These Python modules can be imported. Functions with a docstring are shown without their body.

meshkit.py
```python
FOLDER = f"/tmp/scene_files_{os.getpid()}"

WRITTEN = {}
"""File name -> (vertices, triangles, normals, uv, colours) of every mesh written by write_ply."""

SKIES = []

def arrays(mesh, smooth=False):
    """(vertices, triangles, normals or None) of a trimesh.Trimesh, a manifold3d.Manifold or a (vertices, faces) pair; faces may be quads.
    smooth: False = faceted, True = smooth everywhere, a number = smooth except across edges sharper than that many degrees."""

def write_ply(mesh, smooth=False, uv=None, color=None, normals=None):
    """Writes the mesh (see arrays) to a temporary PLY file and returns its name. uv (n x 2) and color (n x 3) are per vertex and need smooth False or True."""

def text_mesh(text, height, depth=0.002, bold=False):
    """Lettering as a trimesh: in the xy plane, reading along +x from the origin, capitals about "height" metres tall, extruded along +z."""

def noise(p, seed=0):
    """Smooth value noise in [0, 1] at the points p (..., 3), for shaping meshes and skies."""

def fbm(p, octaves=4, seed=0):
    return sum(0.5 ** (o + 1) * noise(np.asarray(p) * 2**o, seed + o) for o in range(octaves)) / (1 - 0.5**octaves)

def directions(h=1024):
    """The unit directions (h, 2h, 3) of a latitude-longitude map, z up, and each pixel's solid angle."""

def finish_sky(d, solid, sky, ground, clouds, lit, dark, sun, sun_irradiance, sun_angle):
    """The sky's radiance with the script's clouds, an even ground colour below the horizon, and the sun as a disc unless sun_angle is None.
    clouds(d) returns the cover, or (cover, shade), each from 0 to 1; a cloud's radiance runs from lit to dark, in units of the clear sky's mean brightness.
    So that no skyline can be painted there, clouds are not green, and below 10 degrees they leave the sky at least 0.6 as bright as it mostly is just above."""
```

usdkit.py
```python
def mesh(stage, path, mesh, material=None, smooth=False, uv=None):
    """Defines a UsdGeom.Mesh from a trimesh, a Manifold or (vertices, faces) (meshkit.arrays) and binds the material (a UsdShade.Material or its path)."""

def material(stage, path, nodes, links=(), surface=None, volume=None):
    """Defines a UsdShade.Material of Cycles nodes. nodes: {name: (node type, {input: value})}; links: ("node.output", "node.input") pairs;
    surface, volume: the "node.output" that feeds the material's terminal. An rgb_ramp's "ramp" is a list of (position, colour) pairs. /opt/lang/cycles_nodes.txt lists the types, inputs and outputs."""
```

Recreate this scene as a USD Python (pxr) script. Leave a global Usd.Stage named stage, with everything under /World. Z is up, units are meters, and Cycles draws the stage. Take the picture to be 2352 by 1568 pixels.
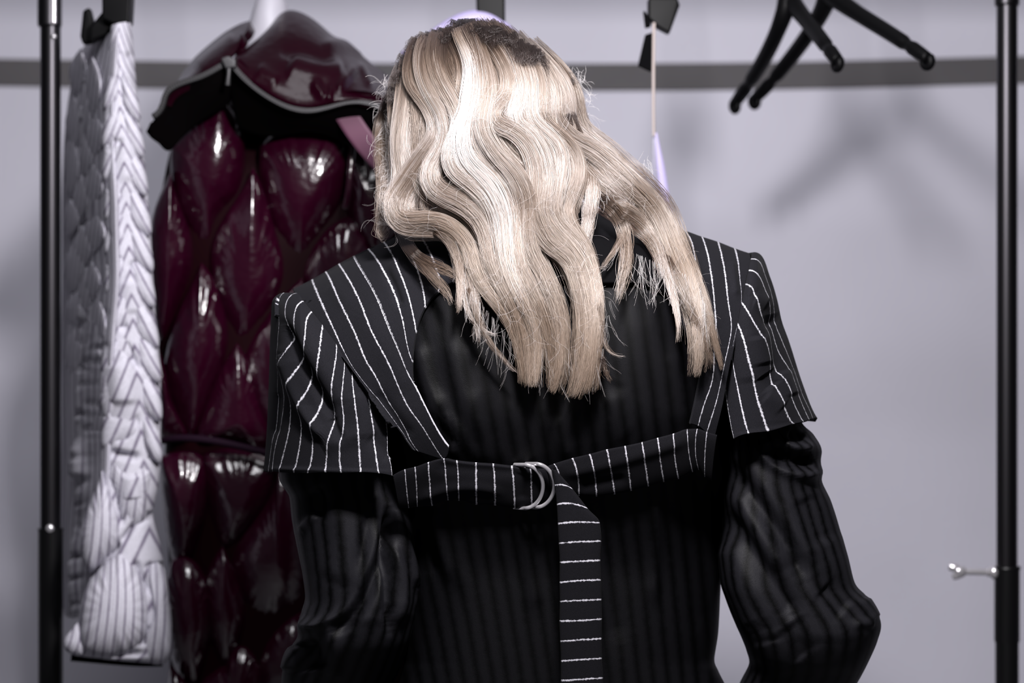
import math
import numpy as np, trimesh, usdkit, meshkit
import manifold3d as m3
from scipy.interpolate import PchipInterpolator, CubicSpline, make_interp_spline
from pxr import Usd, UsdGeom, UsdLux, UsdShade, Gf, Sdf, Vt

stage = Usd.Stage.CreateInMemory()
UsdGeom.SetStageUpAxis(stage, 'Z'); UsdGeom.SetStageMetersPerUnit(stage, 1.0)
UsdGeom.Xform.Define(stage, '/World')
# ---------------------------------------------------------------- camera
CAM_Z = 1.33
cam = UsdGeom.Camera.Define(stage, '/World/camera')
cam.CreateFocalLengthAttr(85.0); cam.CreateHorizontalApertureAttr(36.0); cam.CreateVerticalApertureAttr(24.0)
cam.CreateFStopAttr(3.6); cam.CreateFocusDistanceAttr(2.48)
cam.AddTranslateOp().Set(Gf.Vec3d(0, 0, CAM_Z)); cam.AddRotateXOp().Set(90.0)
cam.CreateClippingRangeAttr((0.05, 100.0)); cam.CreateExposureAttr(0.20)
# ---------------------------------------------------------------- light
def rect_light(name, pos, aim, w, h, power, color):
    l = UsdLux.RectLight.Define(stage, '/World/' + name)
    l.CreateWidthAttr(w); l.CreateHeightAttr(h); l.CreateIntensityAttr(power); l.CreateColorAttr(Gf.Vec3f(*color))
    p, a = np.array(pos, float), np.array(aim, float)
    z = (p - a) / np.linalg.norm(p - a); x = np.cross([0, 0, 1.0] if abs(z[2]) < .99 else [0, 1.0, 0], z); x /= np.linalg.norm(x); y = np.cross(z, x)
    M = np.eye(4); M[0, :3], M[1, :3], M[2, :3], M[3, :3] = x, y, z, p
    l.AddTransformOp().Set(Gf.Matrix4d(*M.ravel().tolist()))
    return l
rect_light('studio_lamp', (0.07, 1.84, 1.85), (0.05, 2.75, 1.45), 0.11, 0.11, 510.0, (1.0, 0.965, 0.985))
rect_light('ceiling_lamp', (-0.12, 1.60, 2.72), (-0.1, 2.6, 1.2), 1.1, 0.55, 12.5, (0.97, 0.96, 1.0))
dome = UsdLux.DomeLight.Define(stage, '/World/room_glow')
dome.CreateIntensityAttr(0.012); dome.CreateColorAttr(Gf.Vec3f(0.90, 0.88, 1.0))

# ---------------------------------------------------------------- helpers
F, CX, CY = 85.0 / 36.0 * 2352.0, 1176.0, 784.0
RNG = np.random.default_rng(11)
YOFF = 0.0
def P(px, py, Y):
    Y = np.asarray(Y, float) + YOFF
    px, py, Y = np.broadcast_arrays(np.asarray(px, float), np.asarray(py, float), np.asarray(Y, float))
    return np.stack([(px - CX) / F * Y, Y, CAM_Z - (py - CY) / F * Y], -1)
def px_of(v):
    return v[..., 0] / v[..., 1] * F + CX, CY - (v[..., 2] - CAM_Z) / v[..., 1] * F
_names = {}
def path_for(name, parent):
    base = (str(parent.GetPath()) if parent else '/World') + '/' + name
    n = _names.get(base, 0); _names[base] = n + 1
    return base if n == 0 else f'{base}_{n:03d}'
def tag(p, label=None, cat=None, group=None, kind=None):
    for k, v in (('label', label), ('category', cat), ('group', group), ('kind', kind)):
        if v: p.SetCustomDataByKey(k, v)
    return p
def thing(name, label, cat, group=None):
    return tag(UsdGeom.Xform.Define(stage, path_for(name, None)).GetPrim(), label, cat, group)
def obj(name, mesh, mat, parent=None, smooth=True, uv=None, label=None, kind=None):
    return tag(usdkit.mesh(stage, path_for(name, parent), mesh, mat, smooth=smooth, uv=uv).GetPrim(), label, kind=kind)
def sstep(a, b, x):
    t = np.clip((np.asarray(x, float) - a) / (b - a), 0, 1); return t * t * (3 - 2 * t)
def spline(pts, n, k=3):
    p = np.asarray(pts, float)
    d = np.linalg.norm(np.diff(p[:, :2], axis=0), axis=1) ** 0.6; t = np.r_[0, np.cumsum(np.maximum(d, 1e-9))]
    if len(p) == 2: return p[0] + (p[1] - p[0]) * np.linspace(0, 1, n)[:, None]
    c = PchipInterpolator(t, p, axis=0) if k == 1 else CubicSpline(t, p, axis=0)
    q = c(np.linspace(0, t[-1], n * 6))
    s = np.r_[0, np.cumsum(np.linalg.norm(np.diff(q, axis=0), axis=1))]
    return np.stack([np.interp(np.linspace(0, s[-1], n), s, q[:, j]) for j in range(p.shape[1])], 1)
def across(rows, n, cubic=False):
    """rows (k, m, d) -> (n, m, d) interpolated over the first axis, and the row parameter."""
    r = np.asarray(rows, float); t = np.arange(len(r)); u = np.linspace(0, len(r) - 1, n)
    return ((CubicSpline if cubic else PchipInterpolator)(t, r, axis=0)(u) if len(r) > 2 else r[0] + (r[1] - r[0]) * u[:, None, None]), u
def grid_normals(g):
    du, dv = np.gradient(g, axis=0), np.gradient(g, axis=1)
    n = np.cross(du, dv); n /= np.linalg.norm(n, axis=-1, keepdims=True) + 1e-12
    return n
def facing(n, view=(0, -1, 0)):
    return n if (n @ np.array(view)).mean() > 0 else -n
def grid_faces(a, b, wrap=False):
    i, j = np.meshgrid(np.arange(a if wrap else a - 1), np.arange(b - 1), indexing='ij'); i2 = (i + 1) % a
    q = np.stack([i * b + j, i2 * b + j, i2 * b + j + 1, i * b + j + 1], -1).reshape(-1, 4)
    return np.vstack([q[:, [0, 1, 2]], q[:, [0, 2, 3]]])
def sheet(g, thick, uv=None, nrm=None):
    """A grid of points as cloth with thickness (front where the points are, back behind)."""
    a, b = g.shape[:2]
    n = facing(grid_normals(g)) if nrm is None else nrm
    front, back = g.reshape(-1, 3), (g - n * thick).reshape(-1, 3)
    f = grid_faces(a, b); N = a * b
    tn = np.cross(front[f[:, 1]] - front[f[:, 0]], front[f[:, 2]] - front[f[:, 0]]).sum(0)
    if tn @ n.reshape(-1, 3).mean(0) < 0: f = f[:, ::-1]
    rim = np.r_[np.arange(0, (a - 1) * b, b), (a - 1) * b + np.arange(b - 1), np.arange((a - 1) * b + b - 1, b - 1, -b), np.arange(b - 1, 0, -1)]
    r2 = np.roll(rim, -1)
    side = np.vstack([np.stack([rim, r2, r2 + N], 1), np.stack([rim, r2 + N, rim + N], 1)])
    m = trimesh.Trimesh(np.vstack([front, back]), np.vstack([f, f[:, ::-1] + N, side]), process=False)
    e = {}
    if not m.is_winding_consistent: m.fix_normals()
    return m, (None if uv is None else np.vstack([uv.reshape(-1, 2)] * 2))
def folds(g, strokes, n=None):
    """Raises (+) or sinks (-) a grid along polylines given as seen from the camera: (points, width px, height m)."""
    n = facing(grid_normals(g)) if n is None else n
    x, y = px_of(g); q = np.stack([x, y], -1).reshape(-1, 2); h = np.zeros(len(q))
    for pts, w, amp in strokes:
        c = spline(pts, 60)[:, :2]
        d = np.sqrt(((q[:, None] - c[None]) ** 2).sum(-1)); k = d.argmin(1); d = d.min(1)
        t = k / 59.0; taper = np.clip(np.minimum(t, 1 - t) * 6 + .25, 0, 1)
        h += amp * np.exp(-(d / w) ** 2) * taper
    return g + n * h.reshape(g.shape[:2])[..., None]
def tube(path, r, sides=12, caps=True):
    p = np.asarray(path, float); r = np.broadcast_to(np.asarray(r, float), (len(p),))
    t = np.gradient(p, axis=0); t /= np.linalg.norm(t, axis=1, keepdims=True) + 1e-12
    a = np.cross(t[0], [0, 0, 1.0]); a = np.cross(t[0], [1.0, 0, 0]) if np.linalg.norm(a) < .2 else a
    A = [a / np.linalg.norm(a)]
    for i in range(1, len(p)):
        a = A[-1] - t[i] * (A[-1] @ t[i]); A.append(a / np.linalg.norm(a))
    A = np.array(A); B = np.cross(t, A); th = np.arange(sides) * 2 * np.pi / sides
    v = p[None] + r[None, :, None] * (np.cos(th)[:, None, None] * A[None] + np.sin(th)[:, None, None] * B[None])
    f = grid_faces(sides, len(p), wrap=True); v = v.reshape(-1, 3)
    if caps:
        k = len(v); v = np.vstack([v, p[0], p[-1]]); i = np.arange(sides); j = (i + 1) % sides; b = len(p)
        f = np.vstack([f, np.stack([np.full(sides, k), j * b, i * b], 1), np.stack([np.full(sides, k + 1), i * b + b - 1, j * b + b - 1], 1)])
    m = trimesh.Trimesh(v, f, process=False); m.fix_normals(); return m
def cyl(p0, p1, r, sides=24): return tube(np.linspace(p0, p1, 2), r, sides)
def lathe(p0, p1, prof, sides=28):
    """prof: (fraction along p0-p1, radius) pairs."""
    p0, p1 = np.asarray(p0, float), np.asarray(p1, float)
    return tube(np.array([p0 + (p1 - p0) * (f + 1e-6 * i) for i, (f, _) in enumerate(prof)]), [r for _, r in prof], sides)
def rbox(size, center, r=0.003, rot=None):
    s = np.asarray(size) / 2 - r
    pts = [(sx * s[0], sy * s[1], sz * s[2]) for sx in (-1, 1) for sy in (-1, 1) for sz in (-1, 1)]
    m = m3.Manifold.batch_hull([m3.Manifold.sphere(r, 8).translate(p) for p in pts])
    if rot is not None: m = m.rotate(rot)
    return m.translate(tuple(center))
def tm(m):
    k = m.to_mesh(); return trimesh.Trimesh(k.vert_properties[:, :3], k.tri_verts, process=False)
def join(*ms): return trimesh.util.concatenate([tm(m) if hasattr(m, 'to_mesh') else m for m in ms])
def loft(rows, nv, sides, sq=2.0, bumps=None, caps=True, shear=0.0):
    """Tube through rows (xl, yl, xr, yr, Yc, ry): each an ellipse seen edge to edge between two points of the picture, ry deep."""
    R = np.asarray(rows, float)
    R = across(R[:, None, :], nv)[0][:, 0]
    L, Q = P(R[:, 0], R[:, 1], R[:, 4]), P(R[:, 2], R[:, 3], R[:, 4])
    C, H = (L + Q) / 2, (Q - L) / 2
    th = np.arange(sides) * 2 * np.pi / sides
    c, s = np.cos(th), np.sin(th)
    c = np.sign(c) * np.abs(c) ** (2 / sq); s = np.sign(s) * np.abs(s) ** (2 / sq)
    g = C[None] + c[:, None, None] * H[None]
    g[..., 1] -= s[:, None] * R[None, :, 5]
    if shear:
        xx, yy = px_of(g); g = P(xx, yy, g[..., 1] - YOFF + shear * ((R[:, 0] + R[:, 2]) / 2 - xx)); C = g.mean(0)
    n = g - C[None]; n /= np.linalg.norm(n, axis=-1, keepdims=True) + 1e-9
    if bumps is not None:
        vis = np.clip(n @ np.array([0, -1, 0]) * 3 + 1.0, 0, 1)
        g = g + n * ((np.linalg.norm(folds(g, bumps, n) - g, axis=-1) * np.sign(((folds(g, bumps, n) - g) * n).sum(-1))) * vis)[..., None]
    v = g.reshape(-1, 3); f = grid_faces(sides, nv, wrap=True)
    k = len(v); i = np.arange(sides); j = (i + 1) % sides
    if caps:
        v = np.vstack([v, g[:, 0].mean(0), g[:, -1].mean(0)])
        f = np.vstack([f, np.stack([np.full(sides, k), j * nv, i * nv], 1), np.stack([np.full(sides, k + 1), i * nv + nv - 1, j * nv + nv - 1], 1)])
    m = trimesh.Trimesh(v, f, process=False); m.fix_normals()
    return m, g
def pillow(outline, Y, thick, n=72, rings=14, tiltx=0.0, tilty=0.0, pw=2.4, ex=.62, wr=.08, center=None, seed=0, lean=0.0):
    """A padded quilt cell with a pinched edge: the outline as seen from the camera, its plane at depth Y leaning by tilt (m per px), bulging by thick."""
    o = spline(list(outline) + [outline[0]], n + 1)[:-1]
    c = o.mean(0) if center is None else np.array(center, float)
    r = np.linspace(0, 1, rings + 1)[1:]
    q = c + (o - c)[:, None] * r[None, :, None]
    h = thick * (1 - r ** pw) ** ex
    a = np.arctan2(*(o - c).T[::-1])
    tip = np.clip(np.abs(np.sin(a)), 0, 1) ** 4
    wrk = 1 + wr * 3.2 * (np.clip((r[None] - .45) / .55, 0, 1) ** 1.5) * (np.sin(a * 31 + seed * 3.1 + 3 * np.sin(a * 7 + seed)) * (.25 + .75 * tip))[:, None]
    base = Y + tiltx * (q[..., 0] - c[0]) + tilty * (q[..., 1] - c[1])
    H = h[None] * wrk
    fr = P(q[..., 0], q[..., 1], base - H)
    fr = np.concatenate([fr, P(q[:, -1:, 0], q[:, -1:, 1], base[:, -1:] + thick * .25)], 1)
    cf = P(c[0], c[1], Y - thick); cb = P(c[0], c[1], Y + thick * .3)
    v = np.vstack([fr.reshape(-1, 3), cf, cb]); b = rings + 1
    f = grid_faces(n, b, wrap=True); k = n * b; i = np.arange(n); j = (i + 1) % n
    f = np.vstack([f, np.stack([np.full(n, k), i * b, j * b], 1), np.stack([np.full(n, k + 1), j * b + b - 1, i * b + b - 1], 1)])
    m = trimesh.Trimesh(v, f, process=False); m.fix_normals()
    uvp = np.vstack([np.concatenate([q, q[:, -1:]], 1).reshape(-1, 2), c, c])
    return m, uvp

# ---------------------------------------------------------------- materials
LOOK = '/World/Looks/'
def mat(name, nodes, links, surface='p.BSDF'): return usdkit.material(stage, LOOK + name, nodes, links, surface)
def plain(name, color, rough=.5, metal=0., bump=None, var=0.0, **kw):
    nodes = {'p': ('principled_bsdf', dict(base_color=color, roughness=rough, metallic=metal, **kw)), 'g': ('geometry', {})}; links = []
    if var:
        nodes['v'] = ('noise_texture', dict(scale=var, detail=4)); nodes['r'] = ('rgb_ramp', {'ramp': [(.3, tuple(c * .86 for c in color)), (.7, tuple(min(1, c * 1.1) for c in color))]})
        links += [('g.position', 'v.vector'), ('v.fac', 'r.fac'), ('r.color', 'p.base_color')]
    if bump:
        nodes['n'] = ('noise_texture', dict(scale=bump[0], detail=3)); nodes['b'] = ('bump', dict(strength=bump[1], distance=bump[2]))
        links += [('g.position', 'n.vector'), ('n.fac', 'b.height'), ('b.normal', 'p.normal')]
    return mat(name, nodes, links)
WALL = plain('wall_paint', (.655, .645, .735), .75, bump=(60, .15, .002), var=1.2)
RAIL = plain('rail_grey', (.088, .082, .088), .65, var=3)
FLOORM = plain('floor_grey', (.20, .20, .21), .5, bump=(30, .1, .002), var=6)
CEIL = plain('ceiling_white', (.6, .6, .6), .9, bump=(40, .1, .002))
def striped(name, base, stripe, width, soft, jit=.55, nscale=420., rough=.85, sheen=.15, axis='r', spec=.06):
    """Stripes that follow the weave: one at each whole number of the mesh's own u (or v) coordinate, slubby along their length."""
    nodes = {'uv': ('uvmap', {'attribute': 'st'}), 's': ('separate_xyz', {}), 'g': ('geometry', {}),
             'add': ('math', {'math_type': 'add', 'value2': .5}), 'fr': ('math', {'math_type': 'floored_modulo', 'value2': 1.0}),
             'sb': ('math', {'math_type': 'subtract', 'value2': .5}), 'ab': ('math', {'math_type': 'absolute'}),
             'n': ('noise_texture', dict(scale=nscale, detail=3.0, roughness=.6)),
             'nm': ('math', {'math_type': 'multiply_add', 'value2': jit * width * 5, 'value3': width * (1 - jit * 2.5)}),
             'df': ('math', {'math_type': 'subtract'}), 'mr': ('map_range', dict(from_min=-soft, from_max=soft, to_min=0., to_max=1., clamp=True)),
             'fz': ('noise_texture', dict(scale=1800., detail=2.)), 'fr2': ('rgb_ramp', {'ramp': [(.3, tuple(c * .65 for c in base)), (.7, tuple(c * 1.35 for c in base))]}),
             'mx': ('mix', dict(color2=stripe)), 'bp': ('bump', dict(strength=.35, distance=.0006)), 'hh': ('math', {'math_type': 'multiply_add', 'value2': 1.0}),
             'p': ('principled_bsdf', dict(roughness=rough, sheen_weight=sheen, sheen_roughness=.5, specular_ior_level=spec))}
    links = [('uv.UV', 's.vector'), ('s.' + ('x' if axis == 'r' else 'y'), 'add.value1'), ('add.value', 'fr.value1'), ('fr.value', 'sb.value1'), ('sb.value', 'ab.value1'),
             ('g.position', 'n.vector'), ('n.fac', 'nm.value1'), ('nm.value', 'df.value1'), ('ab.value', 'df.value2'), ('df.value', 'mr.value'),
             ('mr.result', 'mx.fac'), ('g.position', 'fz.vector'), ('fz.fac', 'fr2.fac'), ('fr2.color', 'mx.color1'), ('mx.color', 'p.base_color'),
             ('mr.result', 'hh.value1'), ('fz.fac', 'hh.value3'), ('hh.value', 'bp.height'), ('bp.normal', 'p.normal')]
    return mat(name, nodes, links)
PIN = striped('pinstripe_wool', (.0080, .0078, .0098), (.42, .415, .45), .038, .026, sheen=.01, jit=.95, nscale=430.)
PIN_H = striped('pinstripe_wool_belt', (.0052, .0050, .0064), (.42, .41, .45), .033, .022, axis='v', sheen=.01, jit=.95, nscale=430.)
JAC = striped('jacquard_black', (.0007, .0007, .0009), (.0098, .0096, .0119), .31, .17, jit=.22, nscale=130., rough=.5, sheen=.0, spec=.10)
JAC_SHADE = striped('jacquard_black_shaded', (.0007, .0007, .0009), (.0037, .0036, .0045), .30, .17, jit=.22, nscale=130., rough=.5, sheen=.0, spec=.08)  # same cloth as the sleeves, with the shade on the torso painted in
BLK = plain('black_cloth', (.0022, .0021, .0026), .8, bump=(1500, .3, .0006), specular_ior_level=.04)
TROUSER = plain('black_trousers', (.006, .006, .007), .8, bump=(900, .2, .001))
CHROME = plain('steel', (.72, .70, .73), .24, .75)
POLE = plain('pole_dark_chrome', (.050, .048, .053), .36, 1.0)
POLEB = plain('pole_black', (.003, .003, .0034), .35, 0.0, specular_ior_level=.3)
PLASTIC = plain('black_plastic', (.0022, .0022, .0026), .45, bump=(700, .1, .0005), specular_ior_level=.10)
LILAC = plain('lilac_white_plastic', (.36, .32, .52), .45)
WHITEP = plain('white_plastic', (.40, .39, .44), .45)
STRING = plain('beige_string', (.42, .36, .34), .8)
SKIN = plain('skin', (.55, .33, .25), .5, subsurface_weight=.1, var=30)
NYLON = plain('burgundy_nylon', (.0165, .0001, .0060), .19, bump=(60, .25, .006), specular_ior_level=1.0)
NYLOND = plain('burgundy_collar_nylon', (.0085, .0003, .0028), .26, bump=(90, .2, .004), specular_ior_level=.14)
LINING = plain('dark_lining', (.0010, .0006, .0008), .85, specular_ior_level=.03)
SHELL = plain('burgundy_shell', (.006, .0002, .0012), .6, specular_ior_level=.05)
MAUVE = plain('mauve_tape', (.10, .035, .065), .6)
CORD = plain('plum_cord', (.010, .0035, .009), .7, specular_ior_level=.06)
TAPE = plain('zip_tape', (.008, .0075, .0085), .7, specular_ior_level=.1)
TEETH = plain('zip_teeth', (.05, .049, .052), .45, 0.6)
SHOE = plain('shoe_leather', (.008, .008, .008), .3)

# ---------------------------------------------------------------- the room
def slab(x0, x1, y0, y1, z0, z1):
    return trimesh.creation.box(bounds=[[x0, y0, z0], [x1, y1, z1]])
WY = 4.0
def struct(name, mesh, m, label): return tag(obj(name, mesh, m, None, smooth=False), label, kind='structure')
struct('floor', slab(-3, 3, -1.5, WY + .12, -.05, 0), FLOORM, 'plain grey floor under the clothes rack')
struct('wall_back', slab(-3, 3, WY, WY + .12, 0, 3.0), WALL, 'pale lilac grey wall behind the clothes rack')
struct('ceiling', slab(-3, 3, -1.5, WY + .12, 3.0, 3.06), CEIL, 'plain white ceiling')
# the grey rail along the wall, in lengths that meet at slight angles
rail_mid = [(-200, 163), (300, 171), (900, 177), (1500, 177), (1900, 172), (2290, 162), (2560, 158)]
rp = P(*np.array(rail_mid, float).T, WY); rail = []
s = spline(rail_mid, 40); q = P(s[:, 0], s[:, 1], WY); hh = .0225
prof = [(-.003, -hh), (-.004, -hh + .001), (-.004, hh - .001), (-.003, hh), (.01, hh), (.01, -hh)]
g = np.stack([q + np.array([0, a, b]) for a, b in prof])
v = g.reshape(-1, 3); rm = trimesh.Trimesh(v, grid_faces(6, 40, wrap=True), process=False); rm.fix_normals()
struct('trim_1', rm, RAIL, 'dark grey rail running across the wall')

# ---------------------------------------------------------------- clothes rack
RY = 3.10
rack = thing('clothes_rack', 'tall tubular metal clothes rack, two upright poles and a top bar', 'clothes rack')
xl, xr = P(116, 0, RY)[0], P(2313, 0, RY)[0]
zt = 1.885
zl, zr = P(0, 1213, RY)[2], P(0, 1300, RY)[2]
obj('pole', lathe((xl, RY, zl - .05), (xl, RY, zt), [(0, .0131), (.999, .0131), (1, .012)]), POLE, rack)
obj('pole', lathe((xr, RY, zr - .05), (xr, RY, zt), [(0, .0134), (.999, .0134), (1, .012)]), POLE, rack)
ls = obj('lower_pole', lathe((xl, RY, .07), (xl, RY, zl), [(0, .0158), (.997, .0158), (.998, .0165), (1, .0165), (1, .0135)]), POLEB, rack)
rs = obj('lower_pole', lathe((xr, RY, .07), (xr, RY, zr), [(0, .0150), (.9, .0150), (.901, .0162), (.995, .0162), (.996, .0172), (1, .0172), (1, .0137)]), POLEB, rack)
obj('lock_button', tm(m3.Manifold.sphere(.0052, 20).scale((1, .6, 1)).translate((xl + .002, RY - .0150, zl + .001))), CHROME, ls, label='bright steel button at the pole joint')
b0, b1 = P(85, -10, RY), P(138, 62, RY)
obj('bar_socket', lathe((xl - .001, RY, b1[2]), (xl - .001, RY, zt + .01), [(0, .0145), (.02, .0155), (1, .0155)]), POLE, rack)
obj('bar_socket', lathe((xr, RY, P(0, 14, RY)[2]), (xr, RY, zt + .01), [(0, .0150), (.02, .0158), (1, .0158)]), POLE, rack)
for py0, py1 in ((-40, 56), (78, 90)):
    c = P(124, (py0 + py1) / 2, RY - .0135)
    obj('slot', tm(rbox((.006, .006, (py1 - py0) / F * RY), c, .0025)), CHROME, rack, label='bright slot in the upper pole')
obj('top_bar', cyl((xl, RY, zt), (xr, RY, zt), .0125), POLE, rack)
# clamp screw on the right pole
sc0, sc1 = P(2284, 1314, RY), P(2205, 1312, RY)
scr = obj('clamp_screw', join(cyl(sc0, sc1, .0042, 14), lathe(P(2290, 1314, RY), P(2268, 1313, RY), [(0, .009), (.5, .009), (.6, .006), (1, .006)], 16)), CHROME, rack)
hub = P(2205, 1312, RY)
wing = lambda a, b: tube(np.array([hub, P(a[0], a[1], RY), P(b[0], b[1], RY)]), [.0055, .0058, .0042], 12)
obj('wing_nut', join(lathe(hub + [-.007, 0, 0], hub + [.007, 0, 0], [(0, .006), (.3, .0075), (.8, .0075), (1, .005)], 16), wing((2194, 1304), (2180, 1301)), wing((2200, 1320), (2188, 1325))), CHROME, scr)
for x in (xl, xr):
    ft = obj('foot', join(rbox((.03, .56, .03), (x, RY, .07), .006)), POLEB, rack)
    for dy in (-.25, .25):
        obj('caster', join(cyl((x - .011, RY + dy, .027), (x + .011, RY + dy, .027), .027, 20), rbox((.03, .02, .02), (x, RY + dy, .055), .003)), PLASTIC, ft)
obj('bottom_bar', cyl((xl, RY, .085), (xr, RY, .085), .011), POLE, rack)

# ---------------------------------------------------------------- hangers
def hook(top_bar_y, x, neck, r=.0032):
    """A hanger hook over the bar, ending in the neck."""
    c = np.array([x, top_bar_y, zt]); R = .0162
    a = np.linspace(np.radians(-60), np.radians(190), 22)
    arc = c + np.stack([np.zeros_like(a), -np.cos(a) * R, np.sin(a) * R], 1)
    arc = arc[::1]
    tail = np.array([arc[-1] + (np.array(neck) - arc[-1]) * t + np.array([0, .0, 0]) for t in np.linspace(.15, 1, 8)])
    return tube(np.vstack([arc, tail]), r, 10)
def black_hanger(label, apex, left, right, Yl, Yr, Ya):
    t = thing('coat_hanger', label, 'coat hanger')
    A = P(*apex, Ya)
    arms = []
    def arm(px, Ye, mid):
        c = np.array([[apex[0], apex[1] - 4, Ya]] + [list(m) for m in mid] + [[px[0], px[1], Ye]], float)
        s = spline(c, 40); p = P(s[:, 0], s[:, 1], s[:, 2]); f = np.linspace(0, 1, 40)
        return p, np.interp(f, [0, .12, .3, .75, .8, .84, .93, 1], [.0145, .0120, .0105, .0095, .0066, .0092, .0085, .0075])
    for px, Ye, mid in (left, right):
        p, r = arm(px, Ye, mid); m = tube(p, r, 14); tv = m.vertices
        arms.append(m)
        e = p[-1]; d = p[-1] - p[-4]; d /= np.linalg.norm(d); down = np.array([0, 0, -1.0]); nn = np.cross(d, down); nn /= np.linalg.norm(nn); dd = np.cross(nn, d); dd *= np.sign(-dd[2])
        k = np.linspace(0, 1.55 * np.pi, 14)
        arms.append(tube(np.array([e + dd * .004 + (d * np.cos(a - .5) + (-dd) * np.sin(a - .5) * 1) * .0068 for a in -k + 1.9]), np.linspace(.0058, .0035, 14), 10))
    arms.append(tube(np.array([A + [0, 0, -.006], A + [0, 0, .02], A + [0, 0, .04]]), [.0155, .010, .0065], 14))
    obj('arms', join(*arms), PLASTIC, t)
    obj('hook', hook(RY, A[0], A + [0, 0, .035]), CHROME, t)
    return t
black_hanger('black plastic coat hanger, empty, the one nearer the lilac tag', (1812, -2), ((1687, 238), 3.26, [(1790, 60, 3.11), (1752, 140, 3.17), (1706, 212, 3.24)]), ((1925, 140), 2.95, [(1832, 22, 3.08), (1872, 72, 3.02), (1905, 115, 2.97)]), 3.27, 2.93, 3.10)
black_hanger('black plastic coat hanger, empty, the one nearest the right pole', (1905, -14), ((1732, 228), 3.27, [(1880, 40, 3.13), (1830, 115, 3.19), (1760, 200, 3.25)]), ((2132, 135), 2.93, [(1950, 18, 3.06), (2030, 68, 3.0), (2098, 112, 2.95)]), 3.27, 2.93, 3.10)
def clip_body(parts, r=.003):
    out = []
    for poly, Y, th in parts:
        q = [P(x, y, Y) for x, y in poly]
        out.append(m3.Manifold.batch_hull([m3.Manifold.sphere(r, 8).translate(tuple(p + [0, dy, 0])) for p in q for dy in (0, th)]))
    return join(*out)
# the tag on a string
t = thing('clip_hanger', 'black clip hanger piece with torn tape hanging above the string and tag', 'hanger')
obj('clip', clip_body([([(1494, 0), (1552, 0), (1556, 12), (1535, 70), (1512, 58), (1494, 40)], 3.02, .02), ([(1512, -60), (1540, -60), (1545, 10), (1500, 10)], 3.03, .015)]), PLASTIC, t)
obj('tape', clip_body([([(1480, 28), (1490, 45), (1492, 60), (1484, 62)], 3.02, .002), ([(1484, 82), (1496, 78), (1494, 162), (1468, 150)], 3.02, .003)], .0016), BLK, t)
obj('hook', hook(RY, P(1526, 0, RY)[0], P(1526, -60, 3.04)), CHROME, t)
t = thing('price_tag', 'lilac plastic tag hanging on a long beige string', 'tag')
obj('string', tube(P(np.array([1502, 1501, 1501, 1502.]), np.array([52, 160, 250, 312.]), 3.015), .0020, 8), STRING, t, label='beige string')
tl = spline([(1507, 305), (1514, 360), (1524, 430), (1531, 480), (1542, 540), (1552, 600)], 30)
rr = np.interp(np.linspace(0, 1, 30), [0, .25, .5, .56, .62, 1], [.0015, .0052, .0062, .0030, .0058, .0072])
m = tube(P(tl[:, 0], tl[:, 1], 3.015), rr, 14); m.vertices[:, 1] = 3.015 + (m.vertices[:, 1] - 3.015) * .35
obj('tag_sleeve', m, LILAC, t, label='lilac twisted plastic strip')
fl = [(1500, 312), (1507, 305), (1530, 480), (1540, 560), (1500, 560), (1498, 420)]
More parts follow.
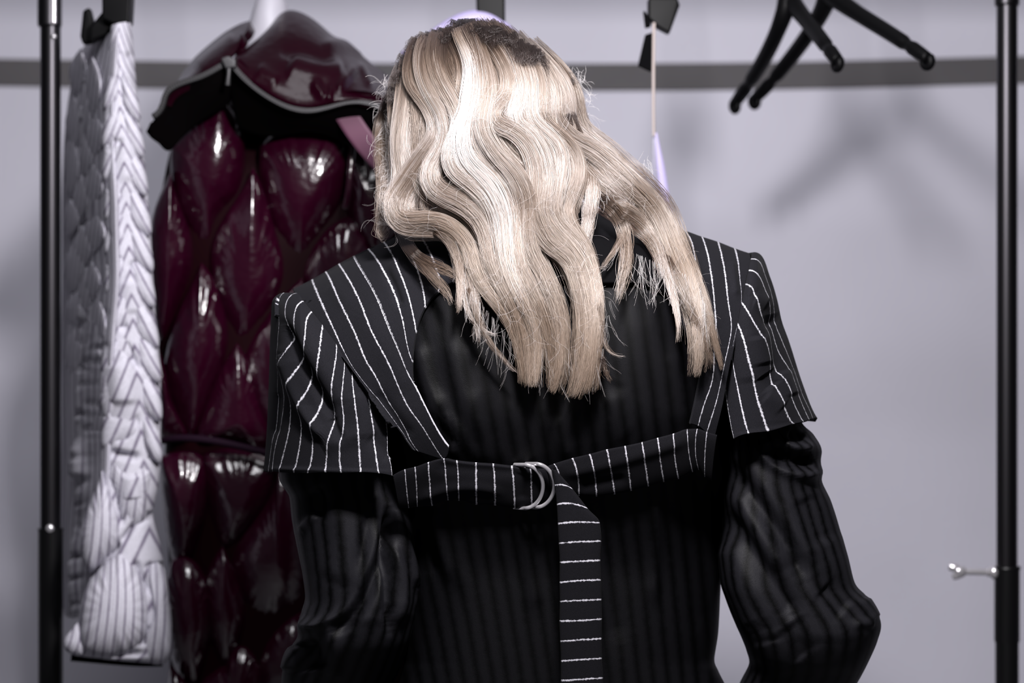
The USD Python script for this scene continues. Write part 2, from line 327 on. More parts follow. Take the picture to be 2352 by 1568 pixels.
FILM = mat('clear_film', {'a': ('transparent_bsdf', {'color': (.86, .85, .90)}), 'b': ('glossy_bsdf', {'color': (.8, .8, .9), 'roughness': .25}), 'f': ('fresnel', {'IOR': 1.4}), 'm': ('mix_closure', {})},
           [('f.fac', 'm.fac'), ('a.BSDF', 'm.closure1'), ('b.BSDF', 'm.closure2')], 'm.closure')
obj('film', clip_body([(fl, 3.022, .0006)], .0006), FILM, t, label='clear plastic film')

# hanger behind the head
t = thing('coat_hanger', 'pale lilac coat hanger with a black neck above the blond head', 'coat hanger')
ar = spline([(930, 130, 3.05), (1010, 72, 3.05), (1062, 42, 3.05), (1108, 36, 3.05), (1150, 58, 3.05), (1200, 105, 3.05), (1270, 160, 3.05)], 40)
m = tube(P(ar[:, 0], ar[:, 1] + 8, ar[:, 2]), .0115, 16); obj('arms', m, LILAC, t)
obj('neck', clip_body([([(1098, -50), (1154, -50), (1155, 48), (1100, 40)], 3.045, .012)], .003), PLASTIC, t)
obj('hook', hook(RY, P(1126, 0, RY)[0], P(1126, -48, 3.05)), CHROME, t)

# ---------------------------------------------------------------- red puffer jacket
YOFF = .03
jk = thing('puffer_jacket', 'glossy burgundy quilted puffer jacket with a big zipped collar hanging on the rack', 'jacket')
rows = [(430, 250, 900, 250, 3.10, .03), (395, 335, 1000, 335, 3.10, .055), (372, 450, 1050, 450, 3.10, .075), (350, 600, 1075, 600, 3.10, .085), (356, 760, 1085, 760, 3.10, .085), (366, 900, 1090, 900, 3.10, .085), (382, 1010, 1085, 1010, 3.10, .078),
        (378, 1100, 1090, 1100, 3.10, .085), (388, 1250, 1100, 1250, 3.10, .085), (392, 1400, 1110, 1400, 3.10, .085), (392, 1600, 1115, 1600, 3.10, .085), (400, 1760, 1110, 1760, 3.10, .07)]
m, _ = loft(rows, 60, 64, 2.6)
obj('body', m, SHELL, jk)
Yf = 3.030
puffs = [  # outline, depth, bulge, tilt y
    ([(398, 335), (440, 282), (500, 236), (535, 262), (556, 330), (556, 400), (540, 455), (505, 500), (470, 590), (440, 540), (412, 480), (398, 410)], Yf, .040),
    ([(602, 345), (650, 302), (720, 298), (788, 322), (796, 400), (775, 480), (735, 555), (686, 622), (652, 585), (622, 520), (603, 440)], Yf, .042),
    ([(580, 395), (612, 470), (632, 540), (650, 600), (648, 660), (620, 720), (590, 760), (552, 800), (520, 745), (496, 690), (486, 610), (500, 540), (540, 470)], Yf - .004, .038),
    ([(392, 405), (418, 490), (438, 550), (440, 620), (412, 700), (372, 775), (352, 720), (341, 620), (345, 540), (362, 470)], Yf, .040),
    ([(462, 612), (490, 650), (512, 710), (522, 780), (508, 860), (478, 935), (440, 1004), (408, 950), (385, 880), (388, 800), (412, 720), (440, 660)], Yf - .004, .042),
    ([(690, 648), (720, 720), (740, 800), (735, 900), (700, 980), (640, 1040), (600, 1010), (566, 930), (556, 850), (590, 770), (640, 700)], Yf, .040),
    ([(800, 505), (845, 545), (860, 640), (840, 740), (790, 820), (745, 760), (705, 690), (690, 640), (740, 545)], Yf, .038),
    ([(800, 330), (850, 350), (905, 400), (925, 480), (905, 560), (860, 620), (815, 560), (795, 480)], Yf - .003, .040),
    ([(545, 795), (580, 860), (604, 930), (624, 1010), (600, 1036), (540, 1010), (462, 1008), (470, 950), (496, 880)], Yf - .006, .034),
    ([(362, 800), (382, 860), (404, 940), (430, 1006), (402, 1012), (372, 1004), (362, 930), (358, 860)], Yf, .030),
    ([(372, 1052), (420, 1040), (462, 1050), (476, 1110), (472, 1190), (452, 1250), (420, 1320), (394, 1270), (380, 1180), (374, 1110)], Yf, .036),
    ([(472, 1046), (540, 1034), (625, 1062), (628, 1130), (600, 1190), (560, 1240), (514, 1275), (488, 1200), (474, 1120)], Yf, .036),
    ([(640, 1075), (690, 1140), (712, 1250), (708, 1350), (680, 1410), (620, 1440), (565, 1405), (534, 1320), (556, 1240), (606, 1170)], Yf - .004, .042),
    ([(512, 1262), (545, 1330), (566, 1410), (556, 1480), (520, 1548), (486, 1480), (468, 1400), (478, 1320)], Yf - .003, .034),
    ([(398, 1290), (440, 1290), (470, 1330), (490, 1420), (478, 1500), (446, 1590), (408, 1540), (384, 1450), (384, 1350)], Yf, .038),
    ([(695, 1408), (730, 1480), (735, 1560), (700, 1640), (640, 1660), (600, 1600), (592, 1530), (630, 1455)], Yf, .036),
    ([(520, 1530), (560, 1490), (600, 1540), (605, 1620), (570, 1700), (520, 1740), (470, 1690), (450, 1610)], Yf, .034),
    ([(390, 1530), (440, 1590), (450, 1660), (420, 1740), (385, 1700), (380, 1610)], Yf, .03),
]
for k, (o, Y, th) in enumerate(puffs):
    cx = np.mean([p[0] for p in o]); cc = (cx, np.mean([p[1] for p in o]))
    o = [(cx + (x - cx) * 1.07, cc[1] + (y - cc[1]) * 1.05) for x, y in o]
    m, _ = pillow(o, Y + .00006 * abs(cx - 720) * .35, th, n=110, rings=18, tilty=.00010, seed=k, wr=.05, pw=2.0, ex=.75, center=(cx, cc[1] + (.02 + .05 * (k % 3)) * (max(p[1] for p in o) - min(p[1] for p in o))))
    obj('puff', m, NYLON, jk)
# drawcord at the waist
c = spline([(372, 1012, 3.02), (430, 1006, 3.0), (500, 1014, 2.992), (580, 1032, 2.99), (680, 1052, 2.99), (780, 1050, 3.0)], 40)
obj('drawcord', tube(P(c[:, 0], c[:, 1], c[:, 2]), .0046, 12), CORD, jk, label='dull plum cord at the waist')
# collar
def patch(rows, nu, nv, cubic=True):
    r = [spline(x, nv) for x in rows]
    g, u = across(r, nu, cubic); return P(g[..., 0], g[..., 1], g[..., 2]), u
right_rows = [
    [(600, 118, 3.05), (622, 60, 3.06), (660, 24, 3.07), (720, 44, 3.07), (772, 88, 3.065), (830, 128, 3.06), (880, 165, 3.055), (940, 215, 3.05)],
    [(566, 110, 3.00), (612, 80, 3.00), (668, 70, 3.0), (730, 92, 3.0), (790, 130, 3.0), (840, 165, 3.0), (890, 200, 3.0), (945, 240, 3.0)],
    [(545, 122, 2.955), (590, 128, 2.945), (660, 135, 2.94), (730, 155, 2.94), (795, 180, 2.94), (845, 205, 2.94), (895, 225, 2.94), (945, 258, 2.94)],
    [(536, 136, 2.93), (570, 165, 2.915), (640, 200, 2.905), (712, 220, 2.905), (790, 220, 2.905), (840, 226, 2.91), (890, 236, 2.91), (945, 262, 2.91)],
    [(532, 142, 2.93), (560, 176, 2.92), (626, 226, 2.912), (708, 252, 2.912), (790, 234, 2.915), (840, 233, 2.918), (886, 250, 2.92), (940, 275, 2.92)]]
g, u = patch(right_rows, 40, 90)
g = folds(g, [([(740, 110), (790, 104), (840, 120)], 14, .006), ([(660, 150), (720, 170), (790, 165)], 30, .012), ([(720, 200), (745, 225)], 9, .007), ([(775, 215), (800, 180), (815, 160)], 9, .007), ([(755, 232), (762, 205)], 6, .005),
              ([(640, 120), (700, 118), (760, 150)], 16, -.006), ([(825, 150), (850, 200)], 8, .005), ([(590, 160), (640, 190)], 16, .005)])
m, _ = sheet(g, .012); col = obj('collar', m, NYLOND, jk, label='wide turned-down burgundy collar')
left_rows = [
    [(572, 48, 3.06), (530, 66, 3.06), (470, 112, 3.06), (425, 160, 3.06), (395, 210, 3.06), (372, 240, 3.06)],
    [(570, 66, 3.01), (526, 95, 3.0), (470, 135, 2.99), (430, 172, 2.99), (398, 208, 2.99), (372, 236, 3.0)],
    [(548, 110, 2.96), (520, 122, 2.95), (475, 150, 2.945), (430, 178, 2.95), (398, 205, 2.955), (374, 230, 2.96)],
    [(522, 142, 2.93), (498, 158, 2.925), (460, 176, 2.925), (418, 190, 2.93), (388, 210, 2.935), (372, 240, 2.94)]]
g, u = patch(left_rows, 30, 60)
g = folds(g, [([(545, 85), (500, 120), (450, 160)], 16, .006), ([(555, 110), (560, 85)], 8, .006)])
m, _ = sheet(g, .012); obj('collar_flap', m, NYLOND, col)
# dark inside of the collar, below the zip
inner_l = [
    [(522, 146, 2.932), (498, 160, 2.927), (460, 178, 2.927), (418, 192, 2.932), (385, 212, 2.937), (362, 250, 2.945), (348, 300, 2.95)],
    [(535, 185, 2.945), (505, 205, 2.94), (470, 222, 2.94), (430, 240, 2.945), (395, 262, 2.95), (368, 290, 2.955), (343, 312, 2.955)],
    [(530, 235, 2.975), (500, 255, 2.97), (460, 280, 2.968), (430, 305, 2.97), (410, 325, 2.97), (392, 345, 2.975), (366, 330, 2.97)]]
g, u = patch(inner_l, 24, 60); m, _ = sheet(g, .004); lin = obj('collar_lining', m, LINING, col, label='black collar lining')
inner_r = [
    [(532, 146, 2.934), (560, 180, 2.924), (626, 230, 2.916), (708, 256, 2.916), (790, 238, 2.919), (840, 237, 2.922), (886, 254, 2.924), (940, 279, 2.924)],
    [(530, 215, 2.955), (565, 245, 2.95), (626, 272, 2.945), (708, 288, 2.945), (790, 285, 2.945), (840, 290, 2.945), (886, 300, 2.945), (940, 315, 2.945)],
    [(545, 290, 2.985), (590, 310, 2.982), (640, 312, 2.98), (710, 302, 2.978), (775, 318, 2.978), (840, 350, 2.978), (886, 365, 2.978), (940, 370, 2.978)]]
g, u = patch(inner_r, 24, 80); m, _ = sheet(g, .004); obj('collar_lining', m, LINING, col, label='black collar lining')
def zip_line(pts, nm):
    s = spline(pts, 110); p = P(s[:, 0], s[:, 1], s[:, 2])
    tp = tube(p, .0042, 10); z = obj('zip', tp, TAPE, col, label='grey metal zip along the collar edge')
    d = np.r_[0, np.cumsum(np.linalg.norm(np.diff(p, axis=0), axis=1))]
    k = int(d[-1] / .0034); ts = []
    for i in range(k):
        c = np.array([np.interp(i * .0034, d, p[:, j]) for j in range(3)]); n = np.array([np.interp(i * .0034 + .001, d, p[:, j]) for j in range(3)]) - c
        b = trimesh.creation.box([.0019, .004, .0058]); a = np.arctan2(-n[2], n[0])
        b.apply_transform(trimesh.transformations.rotation_matrix(a, [0, 1, 0])); b.apply_translation(c + [0, -.0038, 0]); ts.append(b)
    obj('zip_teeth', join(*ts), TEETH, col, smooth=False, kind='stuff')
zip_line([(532, 144, 2.928), (560, 178, 2.918), (626, 228, 2.91), (708, 254, 2.91), (790, 236, 2.913), (840, 235, 2.916), (886, 252, 2.918), (935, 276, 2.92)], 'r')
zip_line([(522, 144, 2.928), (498, 158, 2.923), (460, 177, 2.923), (418, 191, 2.928), (385, 212, 2.934), (376, 236, 2.940), (352, 268, 2.946)], 'l')
obj('zip_slider', join(clip_body([([(512, 136), (524, 132), (538, 138), (538, 152), (520, 154)], 2.912, .012)], .002), tube(P(np.array([526, 525, 523.]), np.array([150, 172, 196.]), 2.914), [.0030, .0026, .0034], 10)), TEETH, col, label='zip slider with a hanging pull')
# flat tape running down from the collar, front placket piping
tp = [[(758, 250, 2.936), (800, 318, 2.940), (845, 375, 2.945), (900, 430, 2.95)], [(818, 252, 2.934), (862, 318, 2.938), (905, 375, 2.943), (950, 430, 2.95)]]
g, u = patch(tp, 8, 30, False); m, _ = sheet(g, .003); obj('tape', m, MAUVE, jk, label='flat mauve tape hanging from under the collar')
c = spline([(812, 330, 2.985), (806, 380, 2.982), (800, 440, 2.982), (792, 480, 2.988)], 24); obj('piping', tube(P(c[:, 0], c[:, 1], c[:, 2]), .0042, 10), NYLON, jk)
# its hanger
t = thing('coat_hanger', 'white padded coat hanger inside the burgundy puffer collar', 'coat hanger')
rows = [(597, 12 - 30, 640, 12 - 30, 3.11, .016), (588, 2, 656, 4, 3.11, .022), (576, 40, 668, 60, 3.11, .030), (560, 90, 690, 110, 3.11, .032), (500, 190, 760, 190, 3.11, .028), (430, 250, 850, 250, 3.11, .022)]
m, _ = loft(rows, 30, 32); obj('padded_arms', m, WHITEP, t)
obj('hook', hook(RY, P(618, 0, RY)[0], P(618, -22, 3.11)), CHROME, t)

# ---------------------------------------------------------------- white striped puffer
YOFF = -.03
STR = striped('lilac_ticking', (.50, .49, .55), (.10, .078, .13), .085, .09, jit=.25, nscale=60., rough=.6, sheen=.0)
wp = thing('puffer_garment', 'white quilted garment with thin lilac stripes hanging edge-on by the left pole', 'garment')
# the far side, turned away: a long gathered panel
WYc = 3.03
rows = [(196, 108, 272, 76, 3.10, .03), (174, 160, 268, 150, 3.10, .04), (158, 250, 262, 240, 3.11, .05), (150, 340, 262, 330, 3.12, .055), (146, 480, 270, 480, 3.12, .055), (146, 620, 272, 620, 3.12, .055), (144, 780, 262, 780, 3.12, .055), (145, 940, 255, 940, 3.12, .055),
        (144, 1100, 250, 1100, 3.12, .055), (145, 1250, 240, 1250, 3.12, .055), (148, 1380, 225, 1380, 3.12, .05), (155, 1412, 200, 1410, 3.12, .03)]
lump = []
for k in range(46):
    y = 150 + k * 27 + RNG.uniform(-8, 8); x = RNG.uniform(150, 240)
    lump.append(([(x, y), (x + RNG.uniform(-10, 10), y + RNG.uniform(50, 110))], RNG.uniform(8, 15), RNG.uniform(.003, .007)))
    if k % 2: lump.append(([(RNG.uniform(145, 190), y + 10), (RNG.uniform(190, 245), y + RNG.uniform(0, 30))], RNG.uniform(4, 7), -RNG.uniform(.005, .010)))
for yy in (515, 530, 545, 690, 720, 800, 830, 925, 970, 985):
    x = RNG.uniform(195, 240); lump.append(([(x - 20, yy), (x + 22, yy + RNG.uniform(-12, 12))], 6, -.016))
m, g = loft(rows, 260, 90, 2.2, lump, shear=.0024)
a = np.arange(90)[:, None] / 90 * 26; uvg = np.stack([np.broadcast_to(a, g.shape[:2]) + .25 * np.sin(np.arange(260) / 9.)[None], np.broadcast_to(np.arange(260)[None] / 260., g.shape[:2])], -1)
uv = np.vstack([uvg.reshape(-1, 2), [[0, 0], [0, 1]]])
obj('far_panel', m, STR, wp, uv=uv)
# the near edge: a long strip where the stripes meet in chevrons
rows = [(256, 62, 300, 52, 3.03, .018), (252, 110, 305, 100, 3.03, .026), (242, 220, 314, 215, 3.02, .032), (236, 330, 328, 330, 3.02, .036), (238, 420, 336, 420, 3.02, .036), (244, 520, 345, 520, 3.02, .034), (240, 600, 349, 600, 3.02, .036), (246, 690, 354, 690, 3.02, .032), (240, 780, 362, 780, 3.02, .036),
        (230, 880, 369, 880, 3.02, .04), (232, 960, 369, 960, 3.02, .036), (238, 1060, 368, 1060, 3.02, .034), (236, 1120, 362, 1120, 3.02, .034), (238, 1180, 351, 1180, 3.02, .032), (215, 1260, 370, 1260, 3.02, .036), (200, 1350, 385, 1350, 3.02, .04), (176, 1440, 394, 1440, 3.02, .04), (166, 1490, 388, 1505, 3.02, .034), (170, 1502, 380, 1522, 3.02, .016)]
ridge = [([(262, 120), (285, 130), (305, 128)], 7, -.006), ([(240, 300), (262, 330), (280, 322)], 6, -.008), ([(305, 300), (328, 325)], 6, -.008), ([(258, 440), (275, 455)], 6, -.008), ([(320, 455), (342, 440)], 6, -.009), ([(245, 590), (275, 600)], 7, -.010), ([(300, 610), (345, 600)], 7, -.010),
         ([(255, 700), (290, 760)], 6, -.008), ([(285, 790), (320, 850)], 7, -.012), ([(240, 985), (285, 1000), (315, 960)], 7, -.014), ([(250, 1040), (320, 1050)], 7, -.012), ([(262, 1090), (280, 1200)], 7, -.014), ([(280, 1245), (340, 1185), (360, 1190)], 7, -.012),
         ([(195, 1320), (240, 1290), (270, 1240)], 8, -.014), ([(310, 1290), (345, 1360)], 7, -.012), ([(335, 1300), (380, 1300)], 6, -.008), ([(200, 1505), (330, 1500)], 7, -.010), ([(325, 1480), (345, 1440)], 7, -.010), ([(345, 1050), (368, 1030)], 6, -.008),
         ([(290, 300), (293, 420)], 22, .006), ([(300, 640), (310, 720)], 22, .006), ([(280, 830), (285, 930)], 28, .010), ([(250, 1380), (255, 1460)], 34, .012), ([(225, 1150), (228, 1260)], 22, .010), ([(300, 1090), (305, 1150)], 22, .009), ([(360, 1360), (365, 1470)], 16, .006)]
m, g = loft(rows, 300, 100, 2.1, ridge)
X, Yy = px_of(g)
ax = np.interp(Yy, [60, 150, 250, 380, 500, 600, 780, 900, 1000, 1200, 1400, 1530], [274, 268, 276, 286, 292, 298, 308, 318, 325, 343, 348, 345])
low = 0 * Yy; hw = np.interp(Yy, [60, 330, 900, 1500], [22, 46, 70, 105])
rel = (X - ax) / hw
chev = Yy / np.interp(Yy, [0, 600, 1500], [62, 82, 110]) * 2.0 - np.abs(rel) * np.interp(Yy, [0, 600, 1500], [2.0, 2.4, 2.2])
fan = np.abs(rel) * 4.2 - Yy / 260.
uvg = np.stack([chev * (1 - low) - fan * low, rel], -1); uv = np.vstack([uvg.reshape(-1, 2), uvg[:, 0].mean(0), uvg[:, -1].mean(0)])
obj('front_edge', m, STR, wp, uv=uv)
def chev_uv(q):
    x, y = q[:, 0], q[:, 1]
    a_ = np.interp(y, [60, 150, 250, 380, 500, 600, 780, 900, 1000, 1200, 1400, 1530], [274, 268, 276, 286, 292, 298, 308, 318, 325, 343, 348, 345]); h_ = np.interp(y, [60, 330, 900, 1500], [22, 46, 70, 105])
    r_ = (x - a_) / h_
    return np.stack([y / np.interp(y, [0, 600, 1500], [62, 82, 110]) * 2.0 - np.abs(r_) ** .85 * np.interp(y, [0, 600, 1500], [2.2, 2.6, 2.4]), r_], 1)
eL = lambda y: float(np.interp(y, [60, 110, 220, 330, 420, 520, 600, 690, 780, 880, 1060], [256, 252, 243, 238, 240, 246, 242, 248, 242, 234, 240])); eR = lambda y: float(np.interp(y, [60, 110, 220, 330, 420, 520, 600, 690, 780, 880, 1060], [300, 304, 313, 326, 334, 343, 347, 352, 360, 367, 366]))
aX = lambda y: float(np.interp(y, [60, 250, 380, 500, 600, 780, 900, 1060], [272, 277, 286, 292, 298, 308, 318, 330]))
for k, y in enumerate((150, 236, 318, 404, 492, 580, 668, 752, 838, 930)):
    for sd, ex_, dy_ in ((0, eL, 0), (1, eR, 34)):
        y0 = y + dy_ + RNG.uniform(-8, 8); y1 = y0 + 84
        o = [(ex_(y0 + 26), y0 + 26), (aX(y0), y0 - 14), (aX(y0 + 40), y0 + 34), (aX(y1) + (2 if sd else -2), y1 - 18), (ex_(y1) * .75 + aX(y1) * .25, y1 + 12), (ex_(y1), y1 + 14)]
        m, q = pillow(o, 2.998, .015, n=56, rings=10, seed=k * 2 + sd, wr=.08, pw=2.2, ex=.6)
        obj('puff', m, STR, wp, uv=chev_uv(q))
for k in range(34):
    cx_ = (168, 214, 190)[k % 3] + RNG.uniform(-9, 9); cy_ = 170 + k * 36 + RNG.uniform(-10, 10); w_, h_ = RNG.uniform(17, 26), RNG.uniform(45, 75)
    lim = np.interp(cy_, [100, 250, 1300, 1400], [20, 0, 0, 14]); cx_ = max(cx_, 148 + w_ + lim); cx_ = min(cx_, 262 - w_ if cy_ < 900 else 240 - w_)
    o = [(cx_ + RNG.uniform(-6, 6), cy_ - h_), (cx_ + w_ * .8, cy_ - h_ * .45), (cx_ + w_, cy_ + h_ * .2), (cx_ + w_ * .4, cy_ + h_ * .8), (cx_ - RNG.uniform(0, 6), cy_ + h_), (cx_ - w_ * .9, cy_ + h_ * .4), (cx_ - w_, cy_ - h_ * .2)]
    m, q = pillow(o, 3.078 + .0022 * (205 - cx_), .016, n=48, rings=10, tiltx=-.0022, seed=k + 70, wr=.14, pw=2.2, ex=.6)
    obj('puff', m, STR, wp, uv=np.stack([(q[:, 0] - cx_ + .12 * (q[:, 1] - cy_)) / 9.5, q[:, 1] / 100], 1))
wpuffs = [([(264, 752), (296, 790), (316, 860), (330, 930), (312, 968), (262, 985), (236, 960), (228, 890), (238, 820)], 3.005, .026),
          ([(250, 1048), (300, 1052), (345, 1070), (340, 1150), (330, 1200), (300, 1215), (276, 1200), (262, 1150), (246, 1100)], 3.005, .024),
          ([(234, 1080), (258, 1140), (276, 1195), (272, 1258), (240, 1290), (206, 1314), (184, 1262), (196, 1180)], 3.000, .028),
          ([(280, 1262), (312, 1300), (336, 1352), (344, 1420), (330, 1475), (282, 1505), (196, 1500), (182, 1440), (194, 1360), (236, 1298)], 2.995, .036),
          ([(338, 1290), (372, 1300), (388, 1380), (396, 1470), (384, 1520), (344, 1522), (322, 1500), (342, 1440), (346, 1370)], 3.003, .022),
          ([(168, 1442), (184, 1430), (196, 1480), (198, 1502), (164, 1502)], 3.000, .012)]
for k, (o, Y, th) in enumerate(wpuffs):
    m, q = pillow(o, Y, th, n=80, rings=14, seed=k + 40, wr=.10, pw=2.2, ex=.6)
    oc = np.array(o, float).mean(0); w = np.ptp(np.array(o), axis=0)
    t_ = (q[:, 1] - oc[1]) / w[1]; uu = (q[:, 0] - oc[0] + 14 * t_ - (-30 * t_ ** 2)) / (w[0] * (1 - .35 * (t_ - .5) ** 2))
    uv = np.stack([uu * w[0] / 21.0, t_], 1)
    obj('puff', m, STR, wp, uv=uv)
hem = [[(164, 1496, 3.035), (230, 1504, 3.03), (310, 1512, 3.03), (372, 1520, 3.035)], [(162, 1518, 3.04), (230, 1524, 3.035), (310, 1530, 3.035), (374, 1530, 3.04)]]
g, u = patch(hem, 6, 30, False); m, _ = sheet(g, .006); obj('hem_band', m, LINING, wp, label='dark maroon hem band')
t = thing('clip_hanger', 'black clip hanger holding the white striped garment', 'hanger')
obj('clip', clip_body([([(240, -10), (295, -10), (292, 48), (262, 50), (240, 40)], 3.02, .03), ([(196, 28), (203, 24), (212, 60), (214, 92), (194, 96), (190, 84)], 3.06, .012), ([(214, 62), (240, 30), (264, 48), (258, 68), (236, 76), (212, 88)], 3.04, .02)]), PLASTIC, t)
obj('bar', clip_body([([(232, -70), (262, -70), (290, -5), (240, -5)], 3.06, .015)]), PLASTIC, t)
obj('hook', hook(RY, P(248, 0, RY)[0], P(248, -62, 3.07)), CHROME, t)
YOFF = 0.0
# ---------------------------------------------------------------- the person
person = thing('person', 'person with long wavy blond hair seen from behind in a black pinstriped jacket', 'person')
SHX = [560, 600, 640, 690, 760, 850, 920, 1000, 1080, 1200, 1340, 1450, 1535, 1620, 1690, 1740, 1790, 1830]
SHY = [760, 700, 672, 657, 622, 572, 540, 505, 470, 455, 462, 495, 518, 545, 570, 580, 640, 700]
def shy(px): return PchipInterpolator(SHX, SHY)(np.clip(px, 560, 1830))
def BACK(px, py):
    """Depth of the back's surface (metres from the camera) at a point of the picture."""
    d = py - shy(px)
    Y = 2.61 - .135 * np.sqrt(np.clip(1 - (1 - np.clip(d / 270., 0, 1)) ** 2, 0, 1))
    return Y + .055 * np.abs((px - 1215) / 550.) ** 3.2 + .072 * sstep(930, 1330, py) - .008 * np.exp(-((px - 1050) / 120.) ** 2 - ((py - 850) / 160.) ** 2) - .008 * np.exp(-((px - 1500) / 120.) ** 2 - ((py - 820) / 160.) ** 2)
def w3(x, y, Y): return tuple(P(x, y, Y))
S = m3.Manifold.sphere
def bone(a, ra, b, rb): return m3.Manifold.batch_hull([S(ra, 20).translate(tuple(a)), S(rb, 20).translate(tuple(b))])
HC = P(1115, 275, 2.605)
def hand(wrist, fwd, palm, side):
    """Palm with four fingers of unequal length, half curled, and a thumb from its side."""
    f, p = np.array(fwd, float), np.array(palm, float); f /= np.linalg.norm(f); p -= f * (p @ f); p /= np.linalg.norm(p); x = np.cross(f, p) * side
    w = np.array(wrist, float); out = [m3.Manifold.batch_hull([S(.012, 12).translate(tuple(w + f * a + x * b)) for a, b in ((.005, -.022), (.005, .022), (.085, -.032), (.088, .034))])]
    for k, (b, L) in enumerate(((-.031, .062), (-.010, .074), (.012, .080), (.033, .070))):
        q = w + f * .088 + x * b; d = f.copy(); r = .0088
        for s_, bend in ((.45, .35), (.3, .5), (.25, .45)):
            c, s2 = math.cos(bend), math.sin(bend); d = d * c + p * s2; e = q + d * L * s_; out.append(bone(q, r, e, r * .92)); q, r = e, r * .92
    q = w + f * .03 + x * .03
    for d in ((f * .5 + x * .75 + p * .3), (f * .85 + x * .25 + p * .45)):
        d = d / np.linalg.norm(d); e = q + d * .036; out.append(bone(q, .0105, e, .0095)); q = e
    return out
elbL, elbR = P(825, 1390, 2.61), P(1930, 1430, 2.61)
shL, shR = P(730, 730, 2.615), P(1720, 680, 2.625)
wrL, wrR = P(760, 1830, 2.74), P(1660, 1790, 2.72)
parts = [S(.086, 32).scale((1, 1.15, 1.12)).translate(tuple(HC + [0, .01, 0])), S(.06, 24).scale((.95, 1, .9)).translate(tuple(HC + [0, .055, -.075])),
         bone(HC + [0, .0, -.07], .052, P(1215, 520, 2.60), .058), S(.012, 12).scale((.8, 1.2, 1.5)).translate(tuple(HC + [0, .125, -.045])),
         S(.016, 12).scale((.4, .8, 1.5)).translate(tuple(HC + [-.088, .02, -.03])), S(.016, 12).scale((.4, .8, 1.5)).translate(tuple(HC + [.088, .02, -.03])),
         m3.Manifold.batch_hull([S(.075).translate(w3(x, y, Y)) for x, y, Y in ((960, 700, 2.63), (1480, 690, 2.63), (1150, 1180, 2.67), (1420, 1180, 2.67))]),
         m3.Manifold.batch_hull([S(.07).translate(w3(x, y, Y)) for x, y, Y in ((1150, 1180, 2.67), (1420, 1180, 2.67), (1130, 1560, 2.675), (1430, 1560, 2.675))]),
         bone(P(1215, 540, 2.61), .055, P(900, 690, 2.625), .05), bone(P(1215, 540, 2.61), .055, P(1560, 660, 2.625), .05),
         bone(P(960, 690, 2.625), .05, shL + [.02, 0, -.02], .048), bone(P(1500, 660, 2.625), .05, shR + [-.03, 0, -.03], .044),
         bone(shL + [.02, 0, -.02], .048, elbL, .038), bone(elbL, .037, wrL, .026), bone(shR + [-.03, 0, -.03], .044, elbR + [-.015, 0, .01], .037), bone(elbR + [-.015, 0, .01], .036, wrR, .026)]
hip = (P(1190, 1660, 2.68), P(1380, 1660, 2.68))
for h, sx in zip(hip, (-1, 1)):
    k = np.array([h[0] + sx * .01, 2.64, .50]); a = np.array([h[0] + sx * .015, 2.62, .085])
    parts += [bone(h, .078, k, .052), bone(k, .050, a, .036), bone(a, .034, a + [0, .14, -.045], .030)]
parts += hand(wrL, (.12, .55, -.8), (.9, .3, .2), 1) + hand(wrR, (-.5, .7, -.35), (-.3, .3, -.8), -1)
body = parts[0]
for p_ in parts[1:]: body = body + p_
bm = tm(body.refine_to_length(.014)); bm.merge_vertices()
trimesh.smoothing.filter_taubin(bm, iterations=12)
obj('body', bm, SKIN, person)
# trousers and shoes, below the picture
tr = []
for h, sx in zip(hip, (-1, 1)):
    k = np.array([h[0] + sx * .01, 2.64, .50]); a = np.array([h[0] + sx * .015, 2.63, .06])
    tr += [bone(h + [0, 0, .03], .088, k, .076), bone(k, .078, a, .080).trim_by_plane((0, 0, 1), .035)]
tr = tr[0] + tr[1] + tr[2] + tr[3]
t_ = tm(tr.refine_to_length(.03)); obj('trousers', t_, TROUSER, person)
for h, sx in zip(hip, (-1, 1)):
    c = np.array([h[0] + sx * .015, 2.62, 0])
    sh = m3.Manifold.batch_hull([S(r, 20).translate(tuple(c + q)) for r, q in ((.038, (0, -.03, .04)), (.036, (0, .06, .036)), (.034, (-.01, .15, .034)), (.03, (.012, .17, .03)), (.036, (0, 0, .08)))])
    obj('shoe', tm(sh.trim_by_plane((0, 0, 1), .0)), SHOE, person)

# ---- the black jacket: torso, collar, sleeves
rows = [(470, 1090, 1360), (500, 1040, 1400), (540, 960, 1490), (580, 880, 1580), (620, 800, 1660), (680, 745, 1700), (760, 730, 1705), (880, 790, 1710), (1000, 850, 1700), (1100, 880, 1684), (1200, 905, 1660), (1350, 922, 1655), (1450, 928, 1650), (1514, 928, 1641), (1540, 922, 1650), (1568, 915, 1664), (1640, 890, 1700), (1760, 850, 1745), (1950, 830, 1770)]
R = across(np.array(rows, float)[:, None, :], 170)[0][:, 0]
th = np.arange(200) * 2 * np.pi / 200; s_ = np.cos(th); bk = np.sin(th)
px = ((R[:, 1] + R[:, 2]) / 2)[None] + s_[:, None] * ((R[:, 2] - R[:, 1]) / 2)[None]; py = np.broadcast_to(R[:, 0], px.shape)
yc = np.interp(py, [470, 700, 1200, 1950], [2.615, 2.635, 2.635, 2.645])
rd = np.clip(1 - np.abs(s_) ** 5, 0, 1)[:, None] ** .5
Yb = yc - np.maximum(yc - BACK(px, py) - .004, .004) * rd; Yfr = yc + np.interp(py, [470, 900, 1200, 1950], [.10, .115, .14, .15]) * rd
Y = np.where(bk[:, None] >= 0, Yb, Yfr)
g = P(px, py, Y); n = np.stack([s_[:, None] * .3 + 0 * px, np.where(bk[:, None] >= 0, -1.0, 1.0) + 0 * px, 0 * px], -1); n /= np.linalg.norm(n, axis=-1, keepdims=True)
